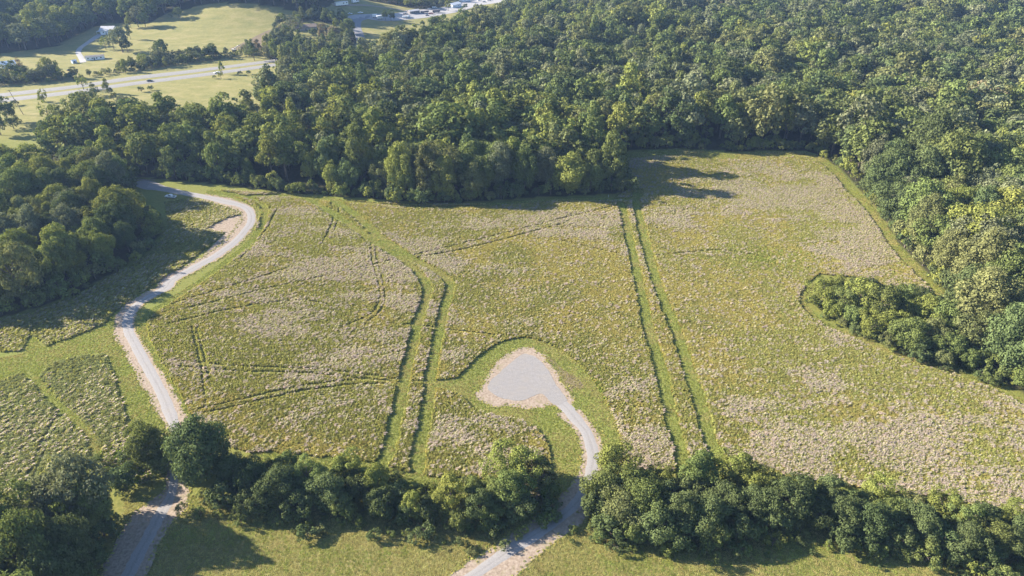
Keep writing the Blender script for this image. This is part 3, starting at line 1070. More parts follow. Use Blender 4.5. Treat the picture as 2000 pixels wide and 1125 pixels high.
X, Y, flat = meadow_points(['WEST_TALL', 'WEST_FIELD', 'WEST_WEDGE', 'WEST_CORNER'], .72)
pale = fbm(X, Y, 18, 1, 5) + .14 * bump_at(X, Y, 200, 740, 30, 60) + .12 * bump_at(X, Y, 380, 460, 60, 20) + .1 * bump_at(X, Y, 160, 640, 60, 20)
fieldw = inpoly(X, Y, G['WEST_FIELD']) | inpoly(X, Y, G['WEST_WEDGE'])
r = RNG.random(len(X))
kind = np.where(r < np.where(fieldw, pale - .35, pale - .24), 3, np.where(fieldw, np.where(r > .38, 5, 0), np.where(r > .9, 5, np.where(r > .6, 1, 0))))
n = len(X)
sz = np.stack([1.0 + .4 * RNG.random(n)] * 2 + [(.8 + .6 * RNG.random(n)) * flat], 1)
turn = np.stack([RNG.normal(size=n) * .08, RNG.normal(size=n) * .08, RNG.normal(size=n) * .55], 1)
kind = np.where(inpoly(X, Y, G['WEST_CORNER']) & (r > .3), 6, kind)
gn_scatter('weedy_grass', np.c_[X, Y, terrain(X, Y) - .02], kind, turn, sz, [o.copy() for o in SRC], 'weedy tall grass on the outer side of the left gravel drive', 'grass')

# ------------------------------------------------------------------ short mown grass of hayfield, strips and lawns
X, Y = np.meshgrid(np.arange(-190, 190, .62), np.arange(96, 470, .62))
X = (X + (RNG.random(X.shape) - .5) * .6).ravel()
Y = (Y + (RNG.random(Y.shape) - .5) * .6).ravel()
px, py, _ = proj(X, Y, terrain(X, Y))
k = (px > -40) & (px < 2040) & (py < 1160) & (py > 250)
X, Y, px, py = X[k], Y[k], px[k], py[k]
keep = (Y < 215) & (py > np.interp(px, [0, 330, 700, 1000, 1150, 1500, 2000], [1000, 965, 1005, 1020, 1010, 1025, 1060])) & (px > 240)
hayk = keep.copy()
for p_, hw in mown_lines:
    keep |= near_line(X, Y, p_, hw + .4)
keep |= inpoly(X, Y, lawn_g) | inpoly(X, Y, west_g)
for g in (verge1, verge2, apron_g, pad_g, bare_g, turn_g, np.vstack([dA, dB[::-1]]), np.vstack([sA, sB[::-1]])):
    keep &= ~inpoly(X, Y, g)
X, Y, hayk = X[keep], Y[keep], hayk[keep]
n = len(X)
dry = fbm(X * .5, Y, 9, 2, 4) + hayk * (.17 + .07 * np.sin((X * .92 + Y * .25) * 1.35 + 2.5 * fbm(X, Y, 20, 1, 2))) + .25 * (RNG.random(n) - .5)
sz = np.stack([.8 + .5 * RNG.random(n)] * 2 + [np.where(hayk, .55, .8) * (.6 + .8 * RNG.random(n))], 1)
turn = np.stack([np.zeros(n), np.zeros(n), RNG.random(n) * 6.28], 1)
gn_scatter('mown_grass', np.c_[X, Y, terrain(X, Y) + .02], np.where(dry > .56, 8, 7), turn, sz, [o.copy() for o in SRC], 'short mown grass on the hayfield, lawns and strips', 'grass')
# ================================================================== TREES
def crown_mesh(name, mat, R, zb, Ht, lobes, per, leaf, seed, taper=.0, low=-.8, gap=0.0, lob=(.19, .38), droop=.25):
    g = np.random.default_rng(seed)
    zc, hz = (zb + Ht) / 2, (Ht - zb) / 2
    P_, N_ = [], []
    ph = g.random(6) * 6.28
    i = 0
    while i < lobes:
        d = g.normal(size=3)
        d /= np.linalg.norm(d)
        if d[2] < low:
            continue
        i += 1
        az = math.atan2(d[1], d[0])
        irr = 1 + .20 * math.sin(2 * az + ph[0]) + .17 * math.sin(3 * az + ph[1]) + .15 * math.sin(4 * d[2] + ph[2])
        k = (.36 + .47 * g.random() ** .6) * irr
        lr = R * (lob[0] + (lob[1] - lob[0]) * g.random())
        if g.random() < .22:          # a bough that stands out of the outline
            k *= 1.16
            lr *= .62
        t = max(0, d[2])
        c = np.array([d[0] * R * k * (1 - taper * t), d[1] * R * k * (1 - taper * t), zc + d[2] * (hz - lr * .55) * min(1.0, k * 1.22)])
        o = np.array([d[0], d[1], d[2] * .8 + .25])
        o /= np.linalg.norm(o)
        m = int(per * (lr / (R * .34)) ** 2)
        q = g.normal(size=(m * 2, 3))
        q /= np.linalg.norm(q, axis=1)[:, None]
        q = q[(q @ o) > -.35 + gap * g.random(len(q))][:m]
        rr = lr * (.72 + .36 * g.random(len(q)))
        wob = 1 + .18 * np.sin(q[:, 0] * 5 + ph[3] + i) * np.sin(q[:, 2] * 6 + ph[4])
        P_.append(c + q * (rr * wob)[:, None] * np.array([1, 1, .82]))
        N_.append(q)
    p = np.vstack(P_)
    n = np.vstack(N_)
    p[:, 2] = np.maximum(p[:, 2], .15)
    m = len(p)
    n = n * 1.0 + g.normal(size=(m, 3)) * .40 + np.array([0, 0, droop * .8])
    n /= np.linalg.norm(n, axis=1)[:, None]
    u = np.cross(n, g.normal(size=(m, 3)))
    u /= np.linalg.norm(u, axis=1)[:, None]
    v = np.cross(n, u)
    s = leaf * (.6 + .8 * g.random(m))[:, None]
    w = s * (.55 + .3 * g.random(m))[:, None]
    k = n * s * .18
    V = np.stack([p - u * s - k, p - v * w + k, p + u * s - k, p + v * w + k], 1).reshape(-1, 3)
    f = np.arange(4 * m).reshape(-1, 4)
    return mesh_np(name, V, f, mat)


def trunk_mesh(name, R, Ht, seed, thick=1.0):
    g = random.Random(seed)
    bm = bmesh.new()
    r0 = R * .055 * thick
    top = Ht * .62
    pts = [(g.uniform(-.05, .05) * R * k, g.uniform(-.05, .05) * R * k, top * k - (.3 if k == 0 else 0)) for k in (0, .25, .5, .75, 1)]
    bm_tube(bm, pts, [r0 * 1.25, r0, r0 * .85, r0 * .6, r0 * .3], 7)
    for i in range(6):
        a = i * 1.05 + g.uniform(-.3, .3)
        z0 = Ht * g.uniform(.22, .5)
        L = R * g.uniform(.5, .75)
        bm_tube(bm, [(0, 0, z0), (math.cos(a) * L * .5, math.sin(a) * L * .5, z0 + L * .45), (math.cos(a) * L, math.sin(a) * L, z0 + L * .8)],
                [r0 * .5, r0 * .36, r0 * .12], 5)
    return bm_mesh(name, bm, BARK)


SHAPES = {   # R, crown bottom, height, lobes, leaves per lobe, leaf size, taper, gap
    'broad': (6, 1.6, 15.5, 44, 66, .44, .10, 0),
    'tall': (5, 1.2, 17.5, 42, 60, .40, .45, 0),
    'loose': (5.6, 1.4, 15, 28, 56, .40, .2, .5),
    'low': (4.6, .4, 8, 28, 58, .36, .1, 0),
}
NEAR = {
    'broad': (8, 1.0, 16, 84, 260, .28, .08, .25),
    'tall': (6, .8, 16, 66, 230, .26, .40, .25),
    'loose': (7, .8, 14, 52, 190, .26, .15, .7),
    'low': (4.5, .2, 7, 42, 200, .22, .05, .3),
    'shrub': (2.6, .05, 3.6, 15, 120, .24, .0, .2),
}
SHAPE_WORD = {'broad': 'broad crowned', 'tall': 'tall narrow', 'loose': 'loose feathery', 'low': 'low bushy', 'shrub': 'rounded'}
_geo = {}


def geo(table, shape, var, colour):
    key = (id(table), shape, var, colour)
    if key not in _geo:
        bk = (id(table), shape, var)
        if bk not in _geo:
            R, zb, Ht, lo, per, lf, tp, gp = table[shape]
            sd = 100 * list(table).index(shape) + var * 7 + (5000 if table is NEAR else 0)
            _geo[bk] = (crown_mesh('crown ' + shape, LEAF[colour], R, zb, Ht, lo, per, lf, sd, tp, -.85 if table is NEAR else -.6, gp), trunk_mesh('trunk ' + shape, R, Ht, sd))
            _geo[key] = _geo[bk]
        else:
            c, t = _geo[bk]
            c = c.copy()
            c.materials[0] = LEAF[colour]
            _geo[key] = (c, t)
    return _geo[key]


ORD = 'first second third fourth fifth sixth seventh eighth ninth tenth eleventh twelfth thirteenth fourteenth fifteenth sixteenth seventeenth eighteenth nineteenth twentieth'.split()
_first = {}
TREES = []      # (root, px, base label) for the naming pass


def put_tree(x, y, table, shape, var, colour, sc, rz, where, group, name='tree', cat='tree'):
    key = (id(table), shape, var, colour, name)
    z = float(terrain(x, y))
    if key not in _first:
        r = empty(name, (x, y, z), rz, sc)
        cm, tm = geo(table, shape, var, colour)
        obj('crown' if name == 'tree' else 'foliage', cm, r)
        obj('trunk' if name == 'tree' else 'stem', tm, r)
        r['category'] = cat
        _first[key] = r
    else:
        r = copy_thing(_first[key], (x, y, z), rz, '', None, sc)
    r['group'] = group
    R = table[shape][0] * sc[0]
    size = 'huge' if R > 8.6 else 'big' if R > 6.4 else 'medium' if R > 4.4 else 'small'
    if name == 'shrub':
        size = 'big' if R > 3.2 else 'small'
    px, py, d = proj(x, y, z + table[shape][2] * sc[2] * .55)
    TREES.append([r, float(px), float(py), f"{size} {COLOUR_WORD[colour]} {SHAPE_WORD[shape]} {name}", where])
    return r


def nearest(px, py, marks):
    return min(marks, key=lambda m: (m[1] - px) ** 2 + 1.6 * (m[2] - py) ** 2)[0]


# ------------------------------------------------------------------ hedgerow and thicket, one by one: crown centre, radius, shape, colour
HEDGE_MARKS = [('beside the shaded left drive gap', 300, 900), ('left of the shaded lower drive', 130, 960), ('at the bottom left corner', 60, 1080),
               ('overhanging the left drive', 400, 880), ('in the dark hedgerow run by the left drive', 540, 950),
               ('in the hedgerow below the left mown pair', 720, 950), ('between the mown pair and the spur drive', 880, 970),
               ('left of the spur drive gap', 1020, 920), ('right of the spur drive gap', 1170, 960),
               ('in the hedgerow below the straight pair', 1330, 960), ('in the hedgerow right of the straight mown pair', 1470, 960),
               ('in the dark hedgerow under pale grass', 1620, 980), ('in the right stretch of hedgerow', 1760, 1030), ('near the right end of the hedgerow', 1920, 1030)]
HEDGE = [
    (386, 882, 66, 'broad', 'dark'), (284, 868, 45, 'broad', 'mid'), (322, 905, 28, 'low', 'mid'),
    (150, 955, 58, 'broad', 'grey'), (178, 985, 42, 'broad', 'mid'), (95, 1010, 44, 'broad', 'grey'), (238, 935, 32, 'low', 'dark'), (196, 1030, 32, 'low', 'dark'),
    (58, 1085, 66, 'broad', 'mid'), (175, 1010, 34, 'broad', 'mid'), (135, 1075, 48, 'broad', 'dark'), (172, 1085, 32, 'low', 'dark'), (10, 1100, 48, 'loose', 'light'), (120, 1020, 40, 'loose', 'light'), (100, 1140, 50, 'broad', 'dark'), (155, 1130, 36, 'low', 'mid'), (60, 1200, 70, 'broad', 'mid'), (-60, 1150, 70, 'broad', 'dark'), (110, 1210, 60, 'broad', 'dark'), (-20, 1010, 60, 'broad', 'mid'),
    (455, 920, 36, 'broad', 'dark'), (492, 935, 42, 'broad', 'dark'), (545, 950, 44, 'broad', 'dark'), (438, 965, 34, 'low', 'dark'), (500, 985, 36, 'low', 'dark'), (585, 985, 36, 'low', 'dark'), (600, 925, 37, 'loose', 'mid'),
    (560, 905, 24, 'low', 'mid'), (640, 962, 42, 'broad', 'dark'), (672, 990, 32, 'low', 'mid'), (680, 905, 30, 'loose', 'light'), (665, 925, 28, 'low', 'mid'), (700, 955, 34, 'low', 'dark'), (734, 935, 30, 'tall', 'light'), (745, 985, 36, 'low', 'dark'),
    (772, 965, 30, 'low', 'dark'), (806, 985, 26, 'tall', 'light'), (795, 1005, 26, 'low', 'dark'), (838, 995, 30, 'low', 'dark'), (880, 968, 40, 'loose', 'light'), (900, 1015, 28, 'low', 'mid'), (935, 985, 36, 'broad', 'dark'), (962, 1008, 30, 'low', 'mid'),
    (925, 950, 24, 'low', 'mid'), (985, 905, 46, 'loose', 'light'), (1030, 915, 44, 'loose', 'light'), (1000, 955, 42, 'broad', 'mid'), (972, 960, 34, 'loose', 'mid'), (1018, 995, 32, 'low', 'dark'), (1062, 930, 34, 'loose', 'olive'), (1072, 955, 26, 'low', 'mid'),
    (1212, 908, 42, 'loose', 'light'), (1180, 955, 40, 'broad', 'mid'), (1235, 950, 46, 'broad', 'mid'), (1165, 990, 34, 'low', 'dark'), (1215, 995, 44, 'broad', 'olive'), (1262, 985, 44, 'broad', 'mid'), (1190, 1030, 34, 'low', 'dark'), (1235, 1035, 36, 'low', 'mid'), (1280, 1020, 44, 'broad', 'dark'),
    (1290, 935, 32, 'loose', 'light'), (1300, 965, 34, 'low', 'dark'), (1330, 1000, 44, 'broad', 'dark'), (1368, 920, 36, 'tall', 'mid'), (1355, 955, 34, 'low', 'dark'), (1335, 1045, 34, 'low', 'dark'), (1385, 1010, 42, 'broad', 'dark'), (1430, 915, 38, 'loose', 'light'), (1465, 935, 36, 'loose', 'light'), (1425, 975, 40, 'broad', 'dark'),
    (1395, 1048, 34, 'low', 'mid'), (1445, 1030, 36, 'low', 'dark'), (1480, 985, 36, 'broad', 'dark'), (1545, 975, 52, 'broad', 'dark'), (1510, 945, 30, 'loose', 'mid'), (1510, 1010, 32, 'low', 'dark'), (1622, 960, 30, 'tall', 'dark'), (1600, 1000, 36, 'broad', 'dark'), (1650, 1005, 38, 'broad', 'dark'),
    (1650, 1045, 34, 'low', 'dark'), (1722, 955, 30, 'loose', 'light'), (1692, 985, 30, 'low', 'mid'), (1705, 1020, 38, 'broad', 'dark'), (1745, 1000, 34, 'broad', 'mid'), (1755, 1050, 36, 'low', 'dark'), (1700, 1060, 28, 'low', 'dark'), (1800, 1020, 38, 'broad', 'dark'), (1790, 985, 26, 'low', 'olive'), (1848, 985, 36, 'loose', 'light'),
    (1880, 1010, 34, 'loose', 'mid'), (1835, 1045, 36, 'low', 'dark'), (1815, 1080, 32, 'low', 'mid'), (1895, 1055, 38, 'broad', 'dark'), (1870, 1080, 30, 'low', 'dark'), (1930, 1015, 32, 'low', 'dark'), (1950, 1050, 36, 'broad', 'mid'), (1985, 1000, 30, 'loose', 'light'), (1995, 1055, 36, 'broad', 'dark'), (1940, 1085, 30, 'low', 'dark'), (2040, 1040, 40, 'broad', 'dark'), (2030, 1085, 34, 'low', 'dark'),
]
POD_MARKS = [('at the thicket tip inside the curved path', 1600, 580), ('in the middle of the meadow thicket', 1720, 610), ('along the lower side of the thicket', 1760, 680),
             ('where the thicket meets the right wood', 1850, 620), ('between thicket and right edge', 1950, 680)]
POD = [
    (1610, 572, 30, 'loose', 'light'), (1645, 585, 32, 'loose', 'mid'), (1628, 605, 24, 'low', 'light'), (1680, 582, 38, 'loose', 'light'), (1668, 618, 28, 'low', 'mid'), (1718, 594, 40, 'loose', 'mid'), (1708, 632, 30, 'loose', 'light'),
    (1768, 590, 34, 'broad', 'mid'), (1750, 632, 32, 'loose', 'light'), (1738, 660, 24, 'low', 'olive'), (1778, 655, 34, 'broad', 'mid'), (1810, 610, 38, 'broad', 'light'), (1822, 655, 34, 'loose', 'olive'), (1800, 685, 26, 'low', 'dark'), (1850, 625, 38, 'broad', 'mid'),
    (1856, 675, 32, 'broad', 'mid'), (1845, 700, 22, 'low', 'olive'), (1936, 650, 54, 'broad', 'olive'), (1900, 700, 28, 'low', 'mid'), (1950, 715, 30, 'low', 'mid'), (1990, 690, 38, 'loose', 'light'), (1990, 735, 26, 'low', 'light'), (2030, 740, 40, 'broad', 'mid'),
]


def by_crown(lst, marks, group, table=NEAR):
    for i, (px, py, r, shape, colour) in enumerate(lst):
        R, zb, Ht = table[shape][:3]
        zm = 1.6 if (px < 260 and py > 930 and shape != 'low') else 1.0
        rm = 4.0
        for _ in range(4):
            sc = rm / R
            x, y = P1(px, py, (zb + Ht) / 2 * sc * zm)
            d = proj(x, y, float(terrain(x, y)) + (zb + Ht) / 2 * sc * zm)[2]
            rm = float(r * d / F * .97)
        s = rm / R
        put_tree(x, y, table, shape, i % 2, colour, (s * RNG.uniform(.86, 1.12), s * RNG.uniform(.86, 1.12), s * zm * RNG.uniform(1.0, 1.12)), RNG.random() * 6.28,
                 nearest(px, py, marks), group)



by_crown(HEDGE, HEDGE_MARKS, 'trees of the foreground hedgerow')
by_crown(POD, POD_MARKS, 'trees of the thicket in the meadow')

# ------------------------------------------------------------------ lone trees and the row along the highway
LONE_MARKS = [('on the crest of the grassy hill', 343, 25), ('beside the grey roofed house', 235, 75), ('on the lower slope of the grassy hill', 313, 97), ('by the small blue shed', 100, 130),
              ('between highway and left wood', 150, 210), ('on the near highway verge', 190, 185), ('at the left edge below the highway', 10, 230),
              ('by the red soil cut bank', 480, 95), ('beside the access road bend', 680, 45), ('at the edge of the machinery lot', 757, 30), ('standing on the machinery lot', 875, 10),
              ('on the far highway verge', 432, 130), ('between highway and far wood', 420, 200)]
LONE = [
    (347, 23, 9, 'broad', 'dark'), (333, 31, 5, 'low', 'dark'), (232, 75, 19, 'broad', 'grey'), (218, 80, 11, 'loose', 'grey'), (251, 62, 8, 'tall', 'dark'), (203, 82, 10, 'loose', 'light'), (246, 88, 10, 'broad', 'dark'), (265, 33, 14, 'broad', 'grey'), (280, 36, 12, 'broad', 'mid'), (252, 40, 8, 'tall', 'light'),
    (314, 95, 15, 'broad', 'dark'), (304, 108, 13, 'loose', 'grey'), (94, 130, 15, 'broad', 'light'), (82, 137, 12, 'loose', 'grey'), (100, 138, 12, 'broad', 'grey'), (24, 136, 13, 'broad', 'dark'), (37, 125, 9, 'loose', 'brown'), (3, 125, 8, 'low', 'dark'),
    (152, 205, 22, 'broad', 'mid'), (90, 215, 17, 'loose', 'light'), (108, 222, 14, 'loose', 'light'), (82, 185, 10, 'loose', 'light'), (80, 192, 7, 'low', 'mid'), (158, 158, 12, 'loose', 'light'), (182, 172, 10, 'loose', 'grey'), (207, 168, 8, 'tall', 'light'), (213, 176, 8, 'low', 'dark'), (180, 182, 10, 'low', 'dark'), (160, 187, 7, 'low', 'dark'),
    (275, 173, 7, 'low', 'dark'), (293, 171, 6, 'low', 'dark'), (220, 188, 8, 'low', 'olive'), (235, 192, 8, 'low', 'grey'), (246, 194, 8, 'low', 'grey'), (28, 200, 7, 'low', 'dark'),
    (8, 215, 20, 'broad', 'dark'), (22, 238, 16, 'low', 'dark'), (-8, 240, 18, 'broad', 'dark'), (432, 132, 7, 'tall', 'light'), (430, 145, 6, 'loose', 'light'), (468, 142, 5, 'low', 'dark'), (485, 141, 5, 'low', 'dark'), (418, 150, 4, 'low', 'mid'),
    (484, 95, 9, 'tall', 'grey'), (493, 98, 11, 'tall', 'mid'), (503, 92, 9, 'tall', 'brown'), (522, 85, 11, 'tall', 'light'), (540, 68, 12, 'tall', 'grey'), (535, 98, 12, 'tall', 'light'), (548, 85, 11, 'tall', 'grey'), (562, 92, 10, 'loose', 'light'), (584, 74, 8, 'tall', 'dark'),
    (671, 33, 8, 'broad', 'mid'), (656, 45, 7, 'broad', 'light'), (680, 50, 12, 'broad', 'mid'), (646, 33, 8, 'loose', 'light'), (752, 29, 7, 'broad', 'dark'), (763, 30, 8, 'broad', 'dark'), (875, 9, 8, 'loose', 'light'), (908, 12, 6, 'low', 'dark'),
    (612, 64, 8, 'broad', 'dark'), (560, 55, 12, 'loose', 'grey'), (580, 48, 12, 'loose', 'grey'), (632, 62, 13, 'broad', 'brown'), (650, 66, 12, 'broad', 'brown'),
    (370, 215, 16, 'loose', 'light'), (395, 222, 15, 'loose', 'light'), (430, 212, 15, 'loose', 'grey'), (455, 218, 15, 'loose', 'light'), (330, 225, 14, 'loose', 'mid'), (290, 222, 14, 'broad', 'mid'), (252, 235, 17, 'broad', 'dark'), (485, 208, 15, 'loose', 'mid'),
]
by_crown(LONE, LONE_MARKS, 'scattered trees of the valley', SHAPES)


def scatter(poly, spacing, rng=RNG, inset=0):
    g = G[poly]
    x0, y0 = g.min(0)
    x1, y1 = g.max(0)
    X, Y = np.meshgrid(np.arange(x0, x1, spacing), np.arange(y0, y1, spacing * .87))
    X = X + (np.arange(X.shape[0]) % 2)[:, None] * spacing / 2
    X = (X + (rng.random(X.shape) - .5) * spacing * .7).ravel()
    Y = (Y + (rng.random(Y.shape) - .5) * spacing * .7).ravel()
    k = inpoly(X, Y, g)
    return X[k], Y[k]


PROTO = [(s, v, c) for s in ('broad', 'tall', 'loose', 'low') for v in range(3 if s == 'broad' else 2) for c in COLOUR_WORD]
PIDX = {p: i for i, p in enumerate(PROTO)}


def choose(px, py, x, y, zone):
    n1 = float(fbm(np.array([x]), np.array([y]), 45, 6, 3)[0]) + RNG.normal() * .10
    if zone == 'belt':
        s = RNG.choice(['loose', 'low', 'broad'], p=[.4, .4, .2])
        c = RNG.choice(['light', 'grey', 'mid', 'dark', 'olive'], p=[.25, .3, .2, .15, .1])
        return s, c
    if 250 < px < 1260 and py > 215 or px < 345:      # woods around the meadow's far side: fresher greens
        if n1 > .55:
            s, c = RNG.choice(['tall', 'loose', 'broad'], p=[.55, .2, .25]), RNG.choice(['light', 'mid', 'olive'], p=[.5, .35, .15])
        else:
            s, c = RNG.choice(['broad', 'tall'], p=[.75, .25]), RNG.choice(['mid', 'dark', 'grey', 'light'], p=[.42, .25, .13, .2])
    elif px > 1380 and py > 60:
        if n1 > .56:
            s, c = RNG.choice(['broad', 'loose'], p=[.75, .25]), RNG.choice(['olive', 'light', 'mid', 'brown'], p=[.45, .17, .36, .02])
        else:
            s, c = RNG.choice(['broad', 'tall'], p=[.9, .1]), RNG.choice(['dark', 'mid', 'grey', 'olive'], p=[.34, .32, .22, .12])
    else:
        if n1 > .57:
            s, c = RNG.choice(['tall', 'broad', 'loose'], p=[.5, .35, .15]), RNG.choice(['light', 'mid', 'olive', 'grey'], p=[.25, .3, .25, .2])
        else:
            s, c = RNG.choice(['broad', 'tall'], p=[.8, .2]), RNG.choice(['dark', 'mid', 'grey', 'olive', 'brown'], p=[.4, .3, .18, .11, .01])
    if 1310 < px < 1430 and py < 26:
        c = 'brown'
    return str(s), str(c)


WOOD_MARKS = {
    'left wood': [('beside the gravel turnaround', 262, 350), ('in the left wood beside shaded rough grass', 300, 445), ('at the left wood front above the drive', 215, 500), ('on the lower front of the left wood', 120, 550),
                  ('at the lower corner of the left wood', 25, 560), ('in the middle of the left wood', 160, 420), ('at the picture edge in the left wood', 15, 430), ('at the back of the left wood', 110, 320)],
    'far wood': [('behind the white pickup', 350, 315), ('behind the upper bend of the drive', 465, 325), ('at the wood front above the left mown pair', 610, 345), ('in the far wood front, middle left', 740, 350), ('in the middle of the far wood front', 880, 355),
                 ('in the far wood front, middle right', 1010, 350), ('near the tip of the far wood', 1110, 345), ('at the very tip of the far wood', 1200, 345), ('behind the far wood front, left', 480, 265), ('behind the far wood front, middle', 800, 280), ('behind the far wood front, right', 1050, 285)],
    'right wood': [('at the top right meadow corner', 1590, 265), ('beside the upper right mown path', 1660, 310), ('in the right wood beside the path', 1730, 390), ('in the right wood above the thicket', 1810, 470), ('where mown path meets thicket', 1870, 560),
                   ('at the edge above the thicket', 1970, 590), ('at the picture edge in the right wood', 1970, 430), ('deeper in the right wood', 1840, 350), ('high on the right picture edge', 1960, 260)],
}
sx, sy, sk, szs, srz = [], [], [], [], []
cand = []
for poly, spc, zone, hmul in (('FOREST', 11.4, 'wood', 1.5), ('HILLWOOD', 11.6, 'hill', 1.45), ('LOTWOOD', 9.0, 'hill', .72), ('HOUSEWOOD_S', 8.0, 'house', .7), ('HOUSEWOOD_N', 9.0, 'house', .8), ('BELT', 4.8, 'belt', .62)):
    X, Y = scatter(poly, spc)
    Z = terrain(X, Y)
    px, py, d = proj(X, Y, Z + 9)
    k = (px > -260) & (px < 2090) & (py > -55) & (py < 1180) & (d > 30)
    if poly == 'FOREST':      # crowns overhang their feet: keep the feet back from the edge
        for q in range(8):
            k &= inpoly(X + 3.2 * math.cos(q * .785), Y + 3.2 * math.sin(q * .785), G['FOREST'])
    for x, y, z, a, b, dd in zip(X[k], Y[k], Z[k], px[k], py[k], d[k]):
        s, c = choose(a, b, x, y, zone)
        v = int(RNG.integers(0, 3 if s == 'broad' else 2))
        hh = hmul * (.78 + .42 * float(fbm(np.array([x]), np.array([y]), 30, 2, 2)[0]) + RNG.normal() * .10)
        hh = max(.45, hh)
        if RNG.random() < .22:
            hh *= RNG.uniform(.6, .8)
        elif RNG.random() < .12:
            hh *= 1.24
        if a > 1450 and b > 230:
            hh *= 1.08
        if a < 340 and b > 290:
            hh *= .76
        if 380 < a < 1260 and b > 300:
            hh *= .82 if a > 1120 else .95
        if zone == 'belt' and (a > 425 or 150 < a < 222):
            hh *= .62
        rr = hh * RNG.uniform(.82, 1.2)
        cand.append((float(dd), float(x), float(y), float(a), float(b), s, v, c, (rr, rr * RNG.uniform(.9, 1.1), hh * RNG.uniform(.92, 1.12)), zone))
# a skirt of bushes along the lit wood edges
for line, off in ((FOREST[28:46], 0), (FOREST[46:62], 0), (FOREST[62:74], 0)):
    c = crom(P(line), 3.2)
    t = np.gradient(c, axis=0)
    t /= np.hypot(t[:, 0], t[:, 1])[:, None]
    for q, tt in zip(c, t):
        for e in (.5, 3.5):
            x, y = q[0] - tt[1] * e * -1 + RNG.normal() * 1.1, q[1] - tt[0] * e + RNG.normal() * 1.1
            if not inpoly(np.array([x]), np.array([y]), G['FOREST'])[0] and RNG.random() < .6:
                continue
            a, b, dd = proj(x, y, float(terrain(x, y)) + 3)
            if RNG.random() < .3:
                continue
            h = .3 + .9 * RNG.random() ** 1.6
            cand.append((float(dd) + 400, x, y, float(a), float(b), 'low', int(RNG.integers(0, 2)), str(RNG.choice(['dark', 'mid', 'light', 'olive'], p=[.3, .35, .2, .15])), (h, h, h * 1.1), 'edge'))
cand.sort()
single = 0
for dd, x, y, a, b, s, v, c, sc, zone in cand:
    ok = zone == 'wood' and single < 165 and -5 < a < 2005 and 0 < b < 800
    if ok:
        zn = 'left wood' if a < 335 else 'far wood' if a < 1300 else 'right wood'
        f, g = SHAPES[s][0] / NEAR[s][0], SHAPES[s][2] / NEAR[s][2]
        put_tree(x, y, NEAR, s, v % 2, c, (sc[0] * f, sc[1] * f, sc[2] * g), RNG.random() * 6.28, nearest(a, b, WOOD_MARKS[zn]), 'nearer trees of the ' + zn)
        single += 1
    else:
        sx.append(x); sy.append(y); sk.append(PIDX[(s, v, c)]); szs.append(sc); srz.append(RNG.random() * 6.28)
print('forest trees in one mass', len(sx), 'individual', single, 'all tree things', len(TREES))


def proto_tree(i, s, v, c):
    cm, tm = geo(SHAPES, s, v, c)
    nc, nt_ = len(cm.vertices), len(tm.vertices)
    co = np.zeros((nc + nt_) * 3, np.float32)
    cm.vertices.foreach_get('co', co[:nc * 3])
    cv = co[:nc * 3].reshape(-1, 3)
    bm = bmesh.new()
    bm.from_mesh(tm)
    for f in bm.faces:
        f.material_index = 1
    bm.from_mesh(cm)
    me = bpy.data.meshes.new('forest tree')
    bm.to_mesh(me)
    bm.free()
    me.materials.append(LEAF[c])
    me.materials.append(BARK)
    # trunk faces come first
    nf = len(tm.polygons)
    mi = np.zeros(len(me.polygons), np.int32)
    mi[:nf] = 1
    me.polygons.foreach_set('material_index', mi)
    return bpy.data.objects.new('source_tree_%03d' % i, me)


pts = np.c_[sx, sy, terrain(np.array(sx), np.array(sy)) - .1]
gn_scatter('forest', pts, np.array(sk), np.c_[np.zeros(len(sx)), np.zeros(len(sx)), srz], np.array(szs), [proto_tree(i, *p) for i, p in enumerate(PROTO)],
           'dense deciduous forest canopy covering the ridge and valley behind the meadow', 'forest')

# ------------------------------------------------------------------ brush at the foot of the hedgerow and thicket
BRUSH = [([(240, 965), (275, 950), (300, 935)], 3), ([(395, 975), (470, 1005), (560, 1020), (700, 1028), (830, 1034), (960, 1040), (1035, 1018), (1075, 985)], 5), ([(420, 905), (520, 925), (640, 940), (760, 955), (860, 975), (960, 955)], 4),
         ([(1150, 1010), (1190, 1052), (1330, 1068), (1450, 1062), (1560, 1040), (1660, 1072), (1760, 1088), (1900, 1104), (2050, 1112)], 5), ([(1185, 960), (1300, 960), (1420, 955), (1540, 965), (1660, 985), (1760, 1000), (1880, 1025), (2040, 1040)], 5),
         ([(212, 1005), (196, 1060), (172, 1110)], 3), ([(185, 905), (240, 930), (280, 915)], 4), ([(1590, 590), (1650, 635), (1720, 668), (1800, 700), (1870, 720), (1960, 752)], 4), ([(1600, 560), (1680, 560), (1780, 575), (1840, 600)], 3)]
bx, by, bk, bs = [], [], [], []
BR = [p for p in PROTO if p[0] in ('low', 'loose') and p[2] in ('dark', 'mid', 'light', 'olive')]
for line, wid in BRUSH:
    c = crom(P(line), 1.5)
    for q in np.repeat(c, 2, 0):
        if RNG.random() < .75:
            bx.append(q[0] + RNG.normal() * wid * .5)
            by.append(q[1] + RNG.normal() * wid * .5)
            w_ = [(3 if p[2] == 'dark' else 2.5 if p[2] == 'mid' else 1) * (2 if p[0] == 'low' else .6) for p in BR]
            bk.append(BR[RNG.choice(len(BR), p=np.array(w_) / sum(w_))])
            h = .14 + .42 * RNG.random() ** 2
            bs.append((h * RNG.uniform(.8, 1.4), h * RNG.uniform(.8, 1.4), h * RNG.uniform(.8, 1.3) * (1 if bk[-1][0] == 'low' else .6)))
bi = sorted(set(bk))
